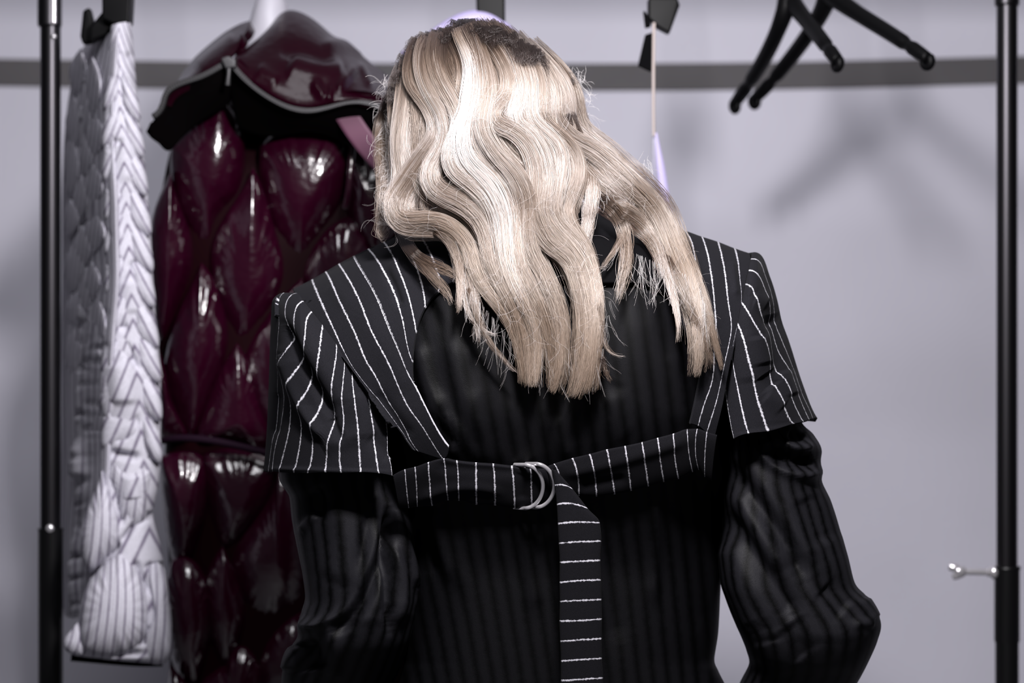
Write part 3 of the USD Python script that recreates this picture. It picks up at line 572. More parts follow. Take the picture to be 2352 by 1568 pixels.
st = [([(1010, 1050), (1060, 1010), (985, 940)], 12, .004), ([(975, 930), (1010, 1000), (1062, 1052)], 10, .006), ([(1000, 900), (1050, 990), (1120, 1062)], 14, .005), ([(1090, 890), (1110, 1000), (1150, 1060)], 20, .004),
      ([(960, 790), (975, 870), (1010, 950)], 22, .008), ([(1040, 780), (1060, 900), (1100, 1010)], 26, .004), ([(1270, 960), (1280, 1000), (1310, 1050)], 16, .005), ([(1400, 900), (1420, 980), (1440, 1010)], 30, .004), ([(1550, 800), (1560, 900), (1570, 980)], 26, .004),
      ([(985, 1180), (1015, 1260), (1040, 1330)], 16, .010), ([(1005, 1190), (1050, 1280), (1060, 1360)], 14, .004), ([(950, 1120), (985, 1250), (1000, 1330)], 12, -.006), ([(1195, 1190), (1215, 1280), (1230, 1400)], 16, .004), ([(1500, 1140), (1505, 1250), (1502, 1380)], 13, .006), ([(1570, 1160), (1600, 1300), (1620, 1450)], 30, -.004), ([(1420, 1170), (1410, 1300), (1420, 1480)], 24, -.004),
      ([(1375, 640), (1460, 645), (1540, 684), (1590, 720)], 12, .004)]
vis = np.clip(bk, 0, 1)[:, None, None] ** .3
g = g + (folds(g, st, n) - g) * np.where(bk[:, None, None] > 0, vis, 0)
vv = g.reshape(-1, 3); f = grid_faces(200, 170, wrap=True); k = len(vv); i = np.arange(200); j = (i + 1) % 200
vv = np.vstack([vv, g[:, 0].mean(0), g[:, -1].mean(0)])
f = np.vstack([f, np.stack([np.full(200, k), j * 170, i * 170], 1), np.stack([np.full(200, k + 1), i * 170 + 169, j * 170 + 169], 1)])
m = trimesh.Trimesh(vv, f, process=False); m.fix_normals()
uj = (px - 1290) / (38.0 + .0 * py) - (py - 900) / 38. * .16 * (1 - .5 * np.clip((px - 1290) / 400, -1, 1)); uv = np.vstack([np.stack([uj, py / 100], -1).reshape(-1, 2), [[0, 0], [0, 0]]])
jacket = obj('jacket', m, JAC_SHADE, person, uv=uv, label='black jacket with a tonal shadow stripe')
# collar roll at the nape, smooth black
cr = [[(1000, 520, 2.52), (1100, 520, 2.50), (1260, 530, 2.492), (1400, 545, 2.494), (1500, 570, 2.51), (1590, 615, 2.53)], [(1010, 590, 2.484), (1100, 590, 2.476), (1260, 600, 2.470), (1400, 605, 2.474), (1500, 628, 2.482), (1600, 680, 2.494)], [(1020, 640, 2.478), (1100, 640, 2.470), (1260, 645, 2.466), (1375, 650, 2.468), (1460, 650, 2.472), (1560, 690, 2.480)]]
r = [spline(c, 60) for c in cr]; gc, u = across(r, 16); gcol = P(gc[..., 0], gc[..., 1], BACK(gc[..., 0], gc[..., 1]) - .005); m, _ = sheet(gcol, .006)
obj('collar', m, BLK, jacket)
rowsL = [(690, 690, 830, 690, 2.61, .045), (640, 780, 890, 780, 2.61, .058), (638, 900, 900, 900, 2.605, .066), (640, 1000, 915, 1000, 2.60, .068), (642, 1092, 925, 1092, 2.60, .068), (666, 1142, 935, 1142, 2.60, .068), (671, 1189, 944, 1189, 2.60, .068), (682, 1248, 956, 1248, 2.60, .068), (697, 1324, 964, 1324, 2.60, .068), (702, 1367, 964, 1367, 2.60, .068),
         (694, 1400, 958, 1400, 2.60, .068), (688, 1428, 952, 1428, 2.605, .068), (680, 1463, 944, 1463, 2.61, .066), (666, 1493, 935, 1493, 2.62, .064), (653, 1532, 922, 1532, 2.635, .06), (647, 1568, 905, 1568, 2.65, .058), (655, 1680, 870, 1680, 2.69, .052), (690, 1800, 850, 1800, 2.73, .046)]
stL = [([(876, 1190), (860, 1260), (835, 1330), (800, 1395), (740, 1430), (690, 1445)], 12, .006), ([(890, 1180), (880, 1270), (850, 1350), (810, 1415), (760, 1450)], 16, -.012), ([(845, 1105), (850, 1150), (838, 1220), (826, 1300)], 9, -.004), ([(720, 1120), (735, 1160), (728, 1190)], 16, -.008), ([(690, 1220), (725, 1180)], 10, .004),
       ([(905, 1090), (925, 1160), (945, 1240)], 10, .005), ([(895, 1150), (930, 1250), (955, 1350)], 12, .008), ([(893, 1250), (925, 1350), (915, 1430)], 14, .008), ([(898, 1170), (890, 1300), (895, 1450)], 9, -.010), ([(760, 1150), (790, 1250), (770, 1340)], 40, .006),
       ([(690, 1430), (740, 1440)], 14, .006), ([(700, 1470), (720, 1540)], 26, -.014), ([(750, 1430), (770, 1500), (760, 1560)], 16, .006), ([(670, 1480), (660, 1540)], 16, .006)]
m, g = loft(rowsL, 150, 110, 2.2, stL)
X, Yp = px_of(g); a = np.arange(110)[:, None] / 110 * 2 * np.pi
uvg = np.stack([np.broadcast_to(-np.cos(a) * 0 + a / (2 * np.pi) * 24, X.shape) - Yp / 420., Yp / 100], -1); uv = np.vstack([uvg.reshape(-1, 2), [[0, 0], [0, 0]]])
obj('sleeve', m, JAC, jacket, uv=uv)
rowsR = [(1680, 690, 1765, 650, 2.63, .04), (1672, 780, 1790, 740, 2.625, .055), (1668, 900, 1825, 870, 2.615, .062), (1668, 985, 1838, 965, 2.61, .064), (1666, 1020, 1868, 998, 2.61, .068), (1662, 1060, 1887, 1040, 2.61, .070), (1660, 1110, 1884, 1092, 2.61, .070), (1657, 1165, 1907, 1147, 2.61, .070), (1655, 1225, 1928, 1210, 2.61, .070), (1654, 1280, 1946, 1275, 2.61, .070), (1656, 1334, 1962, 1336, 2.61, .070),
         (1668, 1375, 1985, 1366, 2.61, .070), (1680, 1407, 2008, 1400, 2.61, .070), (1692, 1435, 2021, 1436, 2.61, .070), (1704, 1464, 2013, 1468, 2.615, .070), (1716, 1496, 1994, 1512, 2.625, .068), (1722, 1522, 1976, 1548, 2.64, .064), (1700, 1570, 1945, 1600, 2.66, .06), (1640, 1690, 1870, 1720, 2.69, .052), (1600, 1760, 1760, 1800, 2.71, .045)]
stR = [([(1725, 1012), (1775, 1062), (1835, 1088), (1882, 1084)], 12, .009), ([(1775, 1036), (1830, 1062), (1872, 1054)], 17, -.016), ([(1800, 1012), (1830, 1026), (1866, 1024)], 10, .007), ([(1812, 1000), (1850, 1008)], 12, -.008), ([(1748, 1028), (1772, 1010)], 11, .005), ([(1700, 1030), (1760, 1130), (1820, 1220), (1870, 1300)], 26, .006),
       ([(1672, 1060), (1735, 1150), (1800, 1240), (1850, 1330)], 20, -.010), ([(1692, 1120), (1740, 1215), (1800, 1310)], 26, .007), ([(1665, 1180), (1740, 1290), (1830, 1420)], 24, -.010), ([(1672, 1240), (1705, 1340), (1745, 1450)], 32, .006), ([(1850, 1140), (1900, 1250)], 30, -.006),
       ([(1960, 1432), (2005, 1428)], 13, .005), ([(1890, 1350), (1950, 1400)], 30, -.006), ([(1985, 1370), (2008, 1420)], 18, .005), ([(1800, 1440), (1850, 1510)], 34, -.007), ([(1765, 1470), (1785, 1560)], 30, .005)]
m, g = loft(rowsR, 150, 110, 2.2, stR)
X, Yp = px_of(g)
uvg = np.stack([np.broadcast_to(a / (2 * np.pi) * 25, X.shape) + Yp / 520., Yp / 100], -1); uv = np.vstack([uvg.reshape(-1, 2), [[0, 0], [0, 0]]])
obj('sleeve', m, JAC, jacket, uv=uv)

# ---- the striped harness over it: every stripe of the cloth is one row of the grid
def crop(pts, x0, y0, k): return [(x0 + x / k, y0 + y / k) for x, y in pts]
def cloth(cols, depth, nu, nv, first, stroke, off, ends=(0, 0)):
    r = [spline(c, nv)[:, :2] for c in cols]
    g2, u = across(r, nu, False)
    Y = depth(g2[..., 0], g2[..., 1], u[:, None] + 0 * g2[..., 0]) - off
    g = P(g2[..., 0], g2[..., 1], Y)
    if stroke: g = folds(g, stroke)
    u = np.clip(u, ends[0], len(cols) - 1 - ends[1])
    return g, np.stack([np.broadcast_to(u[:, None] + first, g.shape[:2]), np.broadcast_to(np.linspace(0, 1, nv)[None], g.shape[:2])], -1)
C3 = lambda p: crop(p, 580, 500, 2.53)
C4 = lambda p: crop(p, 1500, 480, 2.53)
yl = [C3([(190, 440), (215, 470), (245, 510), (270, 545)]),
      C3([(262, 405), (280, 445), (300, 482), (330, 530)]) ,
      C3([(345, 358), (390, 470), (440, 580), (500, 710)]),
      C3([(425, 312), (480, 420), (540, 555), (600, 680), (660, 830), (700, 900)]),
      C3([(500, 268), (560, 360), (640, 520), (700, 670), (770, 800), (830, 930), (900, 1090), (940, 1150)])]
# whole lower run: stripes that continue past the arm seam stay on the panel
yl = [C3([(232, 415), (272, 490), (335, 600), (425, 702), (520, 800), (600, 900), (680, 1010), (760, 1120), (840, 1230), (930, 1350)]),
      C3([(345, 358), (390, 470), (440, 580), (500, 710), (560, 830), (620, 920), (690, 1010), (765, 1110), (850, 1230), (945, 1355)]),
      C3([(425, 312), (480, 420), (540, 555), (600, 680), (660, 830), (720, 930), (780, 1060), (830, 1140), (890, 1250), (965, 1360)]),
      C3([(500, 268), (560, 360), (640, 520), (700, 670), (770, 800), (830, 930), (900, 1090), (970, 1190), (1040, 1300), (1110, 1405)]),
      C3([(587, 222), (660, 350), (730, 480), (790, 630), (850, 770), (900, 890), (935, 955), (968, 1020), (1040, 1170), (1140, 1330)])]
def dep_y(x, y, u): return BACK(x, y)
strk = [([(885, 620), (905, 660), (918, 700)], 9, -.005), ([(900, 600), (925, 640)], 14, .002), ([(830, 700), (880, 800), (940, 900)], 30, .002), ([(860, 900), (940, 1010)], 18, -.004), ([(760, 650), (800, 700)], 20, .002)]
def shoulder_wrap(g, uv):
    """Carries the cloth on over the shoulder, out of sight, down the front."""
    top = g[:, :1]; rows_ = [top + np.array([0, .03, -.002]), top + np.array([0, .075, -.035])]
    return np.concatenate([rows_[1], rows_[0], g], 1), np.concatenate([uv[:, :1], uv[:, :1], uv], 1)
g, uv = cloth(yl, dep_y, 80, 150, 0, strk, .006, (.42, 0)); g, uv = shoulder_wrap(g, uv); m, uv = sheet(g, .0035, uv)
harness = obj('striped_harness', m, PIN, person, uv=uv, label='charcoal pinstripe shoulder panel with white slubby stripes')
# the part of the panel above the opening, next to the neck
yl2 = [C3([(587, 222), (660, 350), (730, 480), (790, 630), (850, 770), (900, 890), (938, 958)]),
       C3([(672, 180), (740, 270), (800, 390), (850, 520), (875, 610), (895, 720), (930, 835)]),
       C3([(762, 140), (820, 230), (870, 350), (910, 470), (940, 600), (950, 660)]),
       C3([(850, 95), (920, 210), (970, 340), (995, 440), (1003, 515)]),
       C3([(940, 55), (1010, 160), (1060, 270), (1085, 360), (1080, 425)]),
       C3([(1040, 15), (1110, 120), (1150, 230), (1170, 310), (1165, 370)]),
       C3([(1150, -40), (1210, 70), (1240, 180), (1255, 260), (1260, 330)])]
g, uv = cloth(yl2, dep_y, 100, 110, 4, strk, .006); g, uv = shoulder_wrap(g, uv); m, uv = sheet(g, .0035, uv); obj('shoulder_panel', m, PIN, harness, uv=uv)
yr = [C4([(-40, 60), (20, 190), (60, 320), (75, 430), (120, 560), (190, 700)]),
      C4([(45, 82), (90, 190), (140, 330), (165, 470), (190, 620), (235, 760)]),
      C4([(112, 105), (150, 210), (190, 340), (215, 480), (240, 620), (275, 790)]),
      C4([(185, 125), (235, 220), (250, 330), (262, 480), (285, 640), (310, 820)]),
      C4([(285, 160), (325, 290), (345, 430), (355, 560), (362, 720), (355, 850)]),
      C4([(378, 190), (405, 300), (425, 430), (440, 560), (455, 660), (450, 740), (425, 860)]),
      C4([(475, 228), (497, 330), (507, 430), (515, 510), (505, 600), (480, 720), (450, 870)]),
      C4([(560, 256), (568, 285), (562, 330), (545, 400), (525, 480), (512, 580), (492, 700), (458, 880)])]
strkR = [([(1680, 600), (1690, 680)], 9, .003), ([(1600, 560), (1625, 640)], 14, -.002), ([(1590, 600), (1640, 760)], 22, .002)]
g, uv = cloth(yr, dep_y, 110, 120, 10, strkR, .006, (.42, .42)); g, uv = shoulder_wrap(g, uv); m, uv = sheet(g, .0035, uv); obj('shoulder_panel', m, PIN, harness, uv=uv)
yr2 = [C4([(300, 800), (290, 900), (270, 1000), (245, 1120), (215, 1250)]),
       C4([(356, 800), (355, 850), (345, 990), (310, 1100), (280, 1190), (262, 1262)]),
       C4([(438, 800), (420, 880), (395, 1000), (370, 1110), (340, 1210), (312, 1300)]),
       C4([(475, 790), (455, 870), (430, 990), (410, 1110), (385, 1220), (360, 1320)])]
g, uv = cloth(yr2, dep_y, 50, 80, 13, None, .0065, (.42, .42)); m, uv = sheet(g, .0035, uv); obj('shoulder_panel', m, PIN, harness, uv=uv)
# short sleeves standing out over the arms
def dep_cap(inner, outer, top, Yo, ry):
    def f(x, y, u):
        a, b = np.interp(y, *zip(*inner)), np.interp(y, *zip(*outer))
        s = np.clip(-.42 + 1.42 * (x - a) / (b - a), -.9, 1)
        tt = np.clip((y - top(x)) / 150., 0, 1)
        return Yo - ry * np.sqrt(np.clip(1 - s * s, 0, 1)) * np.sqrt(np.clip(1 - (1 - tt) ** 2, 0, 1))
    return f
def turn_out(g, uv, first):
    """Adds the unseen outer and front side of a short sleeve to the side where the outline is."""
    e = g[:1] if first else g[-1:]
    w = g[len(g) // 2]; sgn = 1 if first else -1
    a1 = e + np.array([sgn * .004, .03, 0]); a2 = e + np.array([sgn * .022, .075, 0]); a3 = e + np.array([sgn * .06, .105, 0])
    du = -1 if first else 1; U = uv[:1] if first else uv[-1:]
    us = [U] * 3
    return (np.concatenate([a3, a2, a1, g], 0), np.concatenate([us[2], us[1], us[0], uv], 0)) if first else (np.concatenate([g, a1, a2, a3], 0), np.concatenate([uv, us[0], us[1], us[2]], 0))
cl = [C3([(112, 500), (106, 600), (99, 800), (93, 1000), (84, 1200), (72, 1380), (62, 1472)]),
      C3([(128, 462), (150, 500), (140, 700), (140, 900), (118, 1120), (98, 1300), (66, 1473)]),
      C3([(182, 435), (153, 480), (152, 580), (146, 720), (150, 850), (142, 1000), (128, 1180), (108, 1340), (92, 1476)]),
      C3([(255, 438), (210, 465), (188, 560), (205, 700), (180, 830), (172, 900), (180, 1020), (168, 1160), (135, 1340), (95 + 58, 1472)]),
      C3([(298, 484), (255, 520), (238, 620), (246, 730), (262, 850), (228, 970), (222, 1080), (215, 1220), (190, 1370), (240, 1483)]),
      C3([(347, 545), (315, 590), (305, 680), (300, 820), (322, 970), (292, 1080), (284, 1220), (275, 1370), (315, 1487)]),
      C3([(408, 622), (392, 740), (378, 880), (378, 985), (390, 1090), (362, 1190), (352, 1300), (340, 1400), (425, 1483)]),
      C3([(488, 735), (479, 850), (463, 960), (466, 1080), (472, 1150), (455, 1260), (440, 1370), (515, 1485)]),
      C3([(580, 890), (590, 1040), (606, 1180), (616, 1290), (624, 1380), (630, 1475)]),
      C3([(668, 1005), (682, 1110), (700, 1220), (712, 1330), (720, 1400), (734, 1485)]),
      C3([(775, 1165), (785, 1240), (790, 1310), (796, 1370), (806, 1430), (812, 1498)])]
# true stripe ends along the hem
cl[3] = C3([(255, 438), (210, 465), (188, 560), (205, 700), (180, 830), (172, 900), (180, 1020), (168, 1160), (130, 1340), (118, 1474)])
cl[4] = C3([(298, 484), (255, 520), (238, 620), (246, 730), (262, 850), (228, 970), (222, 1080), (212, 1230), (180, 1370), (155, 1478)])
cl[5] = C3([(347, 545), (315, 590), (305, 680), (300, 820), (322, 970), (292, 1080), (284, 1220), (262, 1390), (240, 1481)])
cl[6] = C3([(408, 622), (392, 740), (378, 880), (378, 985), (390, 1090), (362, 1190), (350, 1310), (320, 1484)])
cl[7] = C3([(488, 735), (479, 850), (463, 960), (466, 1080), (470, 1150), (452, 1270), (425, 1480)])
cl.insert(8, C3([(535, 815), (528, 930), (520, 1060), (530, 1180), (515, 1290), (518, 1482)]))
cl[10] = C3([(668, 1005), (685, 1120), (705, 1250), (718, 1380), (734, 1485)])
cl[9] = C3([(580, 890), (590, 1050), (610, 1200), (620, 1350), (630, 1478)])
strC = [([(655, 745), (690, 830), (725, 890), (765, 960)], 12, -.009), ([(648, 810), (672, 880), (712, 960), (755, 1010)], 15, .008), ([(700, 790), (740, 850), (790, 930)], 20, .003), ([(740, 1030), (790, 1010), (830, 1000)], 20, .003), ([(760, 960), (785, 1010)], 9, -.004), ([(640, 900), (630, 1000)], 10, -.003), ([(820, 900), (835, 1010)], 22, .003), ([(620, 1076), (760, 1080), (895, 1084)], 5, .0015), ([(850, 1000), (900, 1050)], 18, -.004)]
dcl = dep_cap([(640, 700), (700, 720), (830, 790), (930, 880), (1090, 930)], [(640, 632), (720, 622), (900, 616), (1090, 602)], lambda x: np.interp(x, [600, 625, 650, 690, 720, 790, 900], [700, 680, 668, 658, 670, 690, 720]), 2.605, .118)
g, uv = cloth(cl, dcl, 170, 170, 20, strC, .004, (1.42, 0)); g, uv = turn_out(g, uv, True); m, uv = sheet(g, .0045, uv); obj('short_sleeve', m, PIN, harness, uv=uv, label='pinstripe cap sleeve with a stiff hem')
cr_ = [C4([(458, 868), (435, 960), (420, 1050), (425, 1110), (445, 1230), (468, 1335)]),
       C4([(462, 862), (480, 980), (500, 1080), (520, 1180), (555, 1303)]),
       C4([(492, 668), (530, 770), (550, 870), (575, 960), (600, 1080), (630, 1180), (666, 1292)]),
       C4([(511, 540), (560, 610), (610, 700), (655, 790), (680, 880), (702, 990), (735, 1080), (768, 1170), (815, 1248)]),
       C4([(532, 436), (580, 460), (615, 540), (650, 620), (685, 700), (702, 810), (722, 910), (768, 1010), (800, 1090), (835, 1165), (872, 1238)]),
       C4([(553, 355), (610, 380), (645, 450), (672, 530), (695, 610), (718, 720), (750, 840), (790, 930), (825, 1030), (865, 1130), (908, 1227)]),
       C4([(568, 290), (622, 310), (650, 380), (678, 460), (702, 560), (738, 700), (776, 820), (822, 950), (860, 1060), (897, 1140), (930, 1220)]),
       C4([(574, 252), (634, 275), (672, 370), (700, 450), (742, 610), (772, 710), (806, 815), (852, 965), (893, 1080), (925, 1160), (956, 1215)])]
strD = [([(1720, 665), (1750, 720), (1785, 750)], 20, -.003), ([(1738, 770), (1752, 840)], 22, .004), ([(1772, 720), (1786, 800), (1788, 870)], 15, -.004), ([(1755, 860), (1775, 890)], 20, -.005), ([(1800, 850), (1820, 910)], 16, .003), ([(1760, 905), (1800, 935)], 20, .003), ([(1735, 685), (1765, 695)], 18, .002), ([(1700, 760), (1720, 880)], 24, .003), ([(1690, 1000), (1780, 985), (1860, 965)], 6, .0012)]
dcr = dep_cap([(590, 1712), (700, 1690), (830, 1664), (1010, 1650)], [(580, 1745), (620, 1764), (720, 1795), (850, 1832), (965, 1880)], lambda x: np.interp(x, [1680, 1722, 1740, 1760, 1790, 1880], [610, 580, 577, 590, 640, 760]), 2.62, .110)
g, uv = cloth(cr_, dcr, 130, 150, 40, strD, .004, (0, .42)); g, uv = turn_out(g, uv, False); m, uv = sheet(g, .0045, uv); obj('short_sleeve', m, PIN, harness, uv=uv, label='pinstripe cap sleeve with a stiff hem')
# belt across the back
C5 = lambda p: crop(p, 880, 920, 2.8)
def strap(name, stripes, first, off, strokes=None, dep=None, nv=24, nu=120, label=None, thick=.0035):
    r = [spline(c, nv)[:, :2] for c in stripes]; g2, u = across(r, nu, False)
    Y = (BACK(g2[..., 0], g2[..., 1]) if dep is None else dep(g2[..., 0], g2[..., 1])) - off
    t_ = np.linspace(-1, 1, nv)[None]; Y = Y - .0035 * (1 - t_ ** 4)
    g = P(g2[..., 0], g2[..., 1], Y)
    if strokes: g = folds(g, strokes)
    uv = np.stack([np.zeros(g.shape[:2]), np.broadcast_to(np.clip(u, .42, len(stripes) - 1.42)[:, None] + first, g.shape[:2])], -1)
    m, uv = sheet(g, thick, uv); return obj(name, m, PIN_H, harness, uv=uv, label=label)
strap('strap', [C5(p) for p in ([(60, 480), (80, 590), (100, 690)], [(140, 440), (150, 560), (165, 690)], [(205, 425), (215, 560), (220, 680)], [(290, 395), (295, 480), (315, 676)], [(390, 372), (402, 480), (418, 640)], [(474, 390), (483, 500), (487, 642)], [(597, 405), (598, 520), (600, 668)], [(708, 412), (718, 540), (720, 674)], [(828, 426), (840, 540), (846, 690)], [(950, 436), (953, 540), (957, 672)], [(1050, 436), (1068, 540), (1070, 655)])], 0, .008,
      [([(900 + 60, 1150), (1050, 1120), (1150, 1130)], 12, .003), ([(1000, 1070), (1100, 1080), (1200, 1085)], 14, -.003), ([(1195, 1085), (1200, 1150)], 14, -.003)])
strap('strap', [C5(p) for p in ([(1040, 428), (1060, 470), (1075, 640)], [(1098, 405), (1125, 450), (1150, 620)], [(1218, 368), (1248, 460), (1260, 612)], [(1328, 342), (1358, 460), (1372, 616)], [(1440, 312), (1464, 440), (1490, 602)], [(1555, 290), (1575, 420), (1595, 580)], [(1665, 266), (1684, 400), (1706, 552)], [(1765, 238), (1782, 380), (1806, 522)], [(1866, 211), (1874, 350), (1900, 503)], [(1955, 182), (1966, 330), (1991, 458)], [(2020, 180), (2008, 320), (2030, 445)], [(2082, 200), (2070, 340), (2068, 490)], [(2150, 220), (2130, 360), (2115, 515)])], 0, .0085,
      [([(1290, 1090), (1420, 1060), (1580, 1010)], 14, .003), ([(1330, 1120), (1440, 1100)], 12, -.003)])
tail = [C5([(1082, 440), (1095, 442), (1110, 446)]), C5([(1102, 545), (1150, 540), (1218, 566)]), C5([(1116, 668), (1200, 660), (1316, 692)])]
C8 = lambda p: crop(p, 1000, 1100, 3.35)
tail += [C8(p) for p in ([(942, 344), (1050, 332), (1265, 336)], [(950, 495), (1100, 482), (1277, 478)], [(957, 640), (1100, 632), (1270, 624)], [(955, 795), (1100, 782), (1275, 776)], [(958, 940), (1100, 934), (1279, 926)], [(955, 1092), (1100, 1088), (1282, 1076)], [(960, 1246), (1100, 1238), (1280, 1226)], [(966, 1398), (1100, 1390), (1282, 1378)], [(966, 1550), (1100, 1542), (1290, 1528)], [(968, 1700), (1100, 1692), (1292, 1680)], [(970, 1850), (1100, 1842), (1294, 1830)], [(972, 2000), (1100, 1992), (1296, 1980)])]
strap('strap_tail', tail, 0, .016, None, lambda x, y: np.minimum(BACK(x, y), 2.492), nv=24, nu=160, label='loose end of the pinstripe strap hanging down', thick=.003)
# two D rings
for dx, dy, Yoff in ((0, 0, -.020), (-26, 2, -.016)):
    c0 = np.array([1230 + dx, 1115 + dy]); aa = np.linspace(-np.pi / 2, np.pi / 2, 40)
    o = [(c0[0] - 22, c0[1] - 50)] + [(c0[0] + 43 * math.cos(a_), c0[1] + 50 * math.sin(a_)) for a_ in aa] + [(c0[0] - 22, c0[1] + 50), (c0[0] - 22, c0[1] - 50)]
    o = np.array(o)
    ye = BACK(o[:, 0], o[:, 1]) + Yoff + (.001 - Yoff) * np.clip((c0[0] + 8 - o[:, 0]) / 26., 0, 1)
    obj('buckle_ring', tube(P(o[:, 0], o[:, 1], ye), .0021, 12), CHROME, harness, label='steel D-ring')
# ---- hair
RNG = np.random.default_rng(5)
def head_depth(px, py):
    s = ((px - 1115) / 232.) ** 2 + ((py - 282) / 245.) ** 2
    return 2.600 - .112 * np.sqrt(np.clip(1 - s, 0, 1))
def hair_base(px, py):
    k = sstep(225, 470, py)
    cap = 2.480 + .055 * np.clip(np.abs(px - 1160) / 330., 0, 1.2) ** 2.2
    back = np.minimum(BACK(px, np.maximum(py, 500)) - .024, cap)
    return head_depth(px, py) * (1 - k) + back * k
# scalp under it, dark at the roots
sc = m3.Manifold.sphere(1.0, 64).scale((.0925, .096, .099)).translate(tuple(P(1115, 288, 2.606)))
DARKH = plain('dark_root_hair', (.040, .030, .027), .55, bump=(900, .5, .002))
UNDER = plain('under_hair', (.20, .14, .10), .6, bump=(900, .5, .002))
scalp = obj('scalp_hair', tm(sc), DARKH, person, label='dark hair at the roots')
def hairmat(name, rough, rr):
    """Hair coloured strand by strand: dark regrowth at the root end, blond beyond."""
    return mat(name, {'t': ('attribute', {'attribute': 'tone'}), 'q': ('principled_bsdf', dict(roughness=.42, specular_ior_level=.45)), 'mx': ('mix_closure', dict(fac=.55)),
                      'p': ('principled_hair_bsdf', dict(model='Chiang', parametrization='Direct coloring', roughness=rough, radial_roughness=rr, coat=.0, random_roughness=.2, ior=1.55))},
               [('t.color', 'p.color'), ('t.color', 'q.base_color'), ('p.BSDF', 'mx.closure1'), ('q.BSDF', 'mx.closure2')], 'mx.closure')
HAIRM = hairmat('blond_hair', .30, .35)
def ramp(stops):
    x = np.array([s[0] for s in stops]); c = np.array([s[1] for s in stops])
    c = c ** 1.12 * np.array([.555, .552, .585])
    return lambda t: np.stack([np.interp(t, x, c[:, k]) for k in range(3)], -1)
BLOND = ramp([(0, (.06, .042, .035)), (35, (.09, .06, .045)), (75, (.30, .22, .16)), (140, (.60, .50, .41)), (260, (.70, .62, .55)), (450, (.58, .49, .41)), (620, (.47, .365, .275)), (900, (.46, .35, .255))])
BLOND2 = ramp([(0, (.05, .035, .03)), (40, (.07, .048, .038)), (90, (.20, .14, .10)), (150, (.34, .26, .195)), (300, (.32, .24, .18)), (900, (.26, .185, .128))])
BLOND3 = ramp([(0, (.12, .085, .07)), (25, (.30, .21, .14)), (70, (.80, .72, .63)), (130, (.90, .86, .81)), (480, (.80, .73, .66)), (680, (.60, .49, .39)), (900, (.56, .44, .33))])
DARKR = ramp([(0, (.040, .030, .027)), (60, (.06, .042, .035)), (100, (.10, .07, .05))])
def lock(pts, r0, r1, r2, n, lay=0.0, T=30, frizz=4.0, cut=.74, lay0=None, wid=(.00024, .00013), rmid=.45, wave=.004, flat=.6, clump=.27):
    """n strands following a path given as seen from the camera; radii in px at root, middle and tip; lay lifts it towards the viewer."""
    q = spline([(a, b) for a, b in pts], 90); t = np.linspace(0, 1, 90)
    L = np.linalg.norm(np.diff(q, axis=0), axis=1).sum()
    r2 = r2 * .72
    d = np.gradient(q, axis=0); d /= np.linalg.norm(d, axis=1, keepdims=True); nr = np.stack([-d[:, 1], d[:, 0]], 1)
    Yb = hair_base(q[:, 0], q[:, 1])
    Yb = np.convolve(np.pad(Yb, 8, mode='edge'), np.ones(17) / 17, 'valid') - lay
    if lay0 is not None: Yb = Yb - (lay0 - lay) * np.clip(1 - t / .25, 0, 1)
    Yb = Yb - wave * np.sin(np.linspace(0, L / 95., 90) + RNG.uniform(0, 6))
    end = RNG.uniform(cut, 1.0, n); st = RNG.uniform(0, .02, n)
    tt = st[:, None] + (end - st)[:, None] * np.linspace(0, 1, T)[None]
    ip = lambda a: np.interp(tt, t, a)
    rad = np.interp(tt, [0, rmid, .78, 1], [r0, r1, r2 * 1.15, r2 * .8])
    a = RNG.uniform(0, 2 * np.pi, n); rr = np.sqrt(RNG.uniform(0, 1, n))
    # several sub-locks inside each lock
    k = max(2, n // 70); ca = RNG.uniform(0, 2 * np.pi, k); cr = np.sqrt(RNG.uniform(0, 1, k)); w = RNG.integers(0, k, n)
    ox = rr * np.cos(a) * (1 - clump) + clump * (cr * np.cos(ca))[w]; oy = rr * np.sin(a) * (1 - clump) + clump * (cr * np.sin(ca))[w]
    tw = np.sin(tt * RNG.uniform(2, 6, k)[w][:, None] + RNG.uniform(0, 6, k)[w][:, None]) * .22
    X = ip(q[:, 0]) + ip(nr[:, 0]) * rad * (ox[:, None] + tw); Z = ip(q[:, 1]) + ip(nr[:, 1]) * rad * (ox[:, None] + tw)
    fz = frizz * np.clip(tt * 1.6, .15, 1)
    ph = RNG.uniform(0, 6.3, (n, 1)); fr = RNG.uniform(4, 16, (n, 1))
    X = X + fz * np.sin(tt * fr + ph) * RNG.normal(0, 1, (n, 1)); Z = Z + .4 * fz * np.cos(tt * fr * .9 + ph) * RNG.normal(0, 1, (n, 1))
    depth = ip(Yb) - (rad / F * 2.5) * flat * (oy[:, None] + .6) + .6 * fz / F * 2.5 * np.sin(tt * fr * 1.1 + ph * 2) * RNG.normal(0, 1, (n, 1))
    wd = np.interp(tt, [0, .75, 1], [wid[0], wid[0], wid[1]])
    along = tt * L * RNG.uniform(.75, 1.35, n)[:, None]
    return P(X, Z, depth), wd, w, along
def put(lk, pa=.55, pb=.2, pd=.25):
    pts, wd, w, al = lk; e = RNG.random(w.max() + 1)[w] * .75 + RNG.random(len(w)) * .25
    for lst, k in ((A_, e < pa), (B_, (e >= pa) & (e < pa + pb)), (D_, e >= pa + pb)):
        if k.any(): lst.append((pts[k], wd[k], al[k]))
def put_k(lk): K_.append((lk[0], lk[1], lk[3]))
def put_f(lk): Fl.append((lk[0], lk[1], lk[3] + 200))
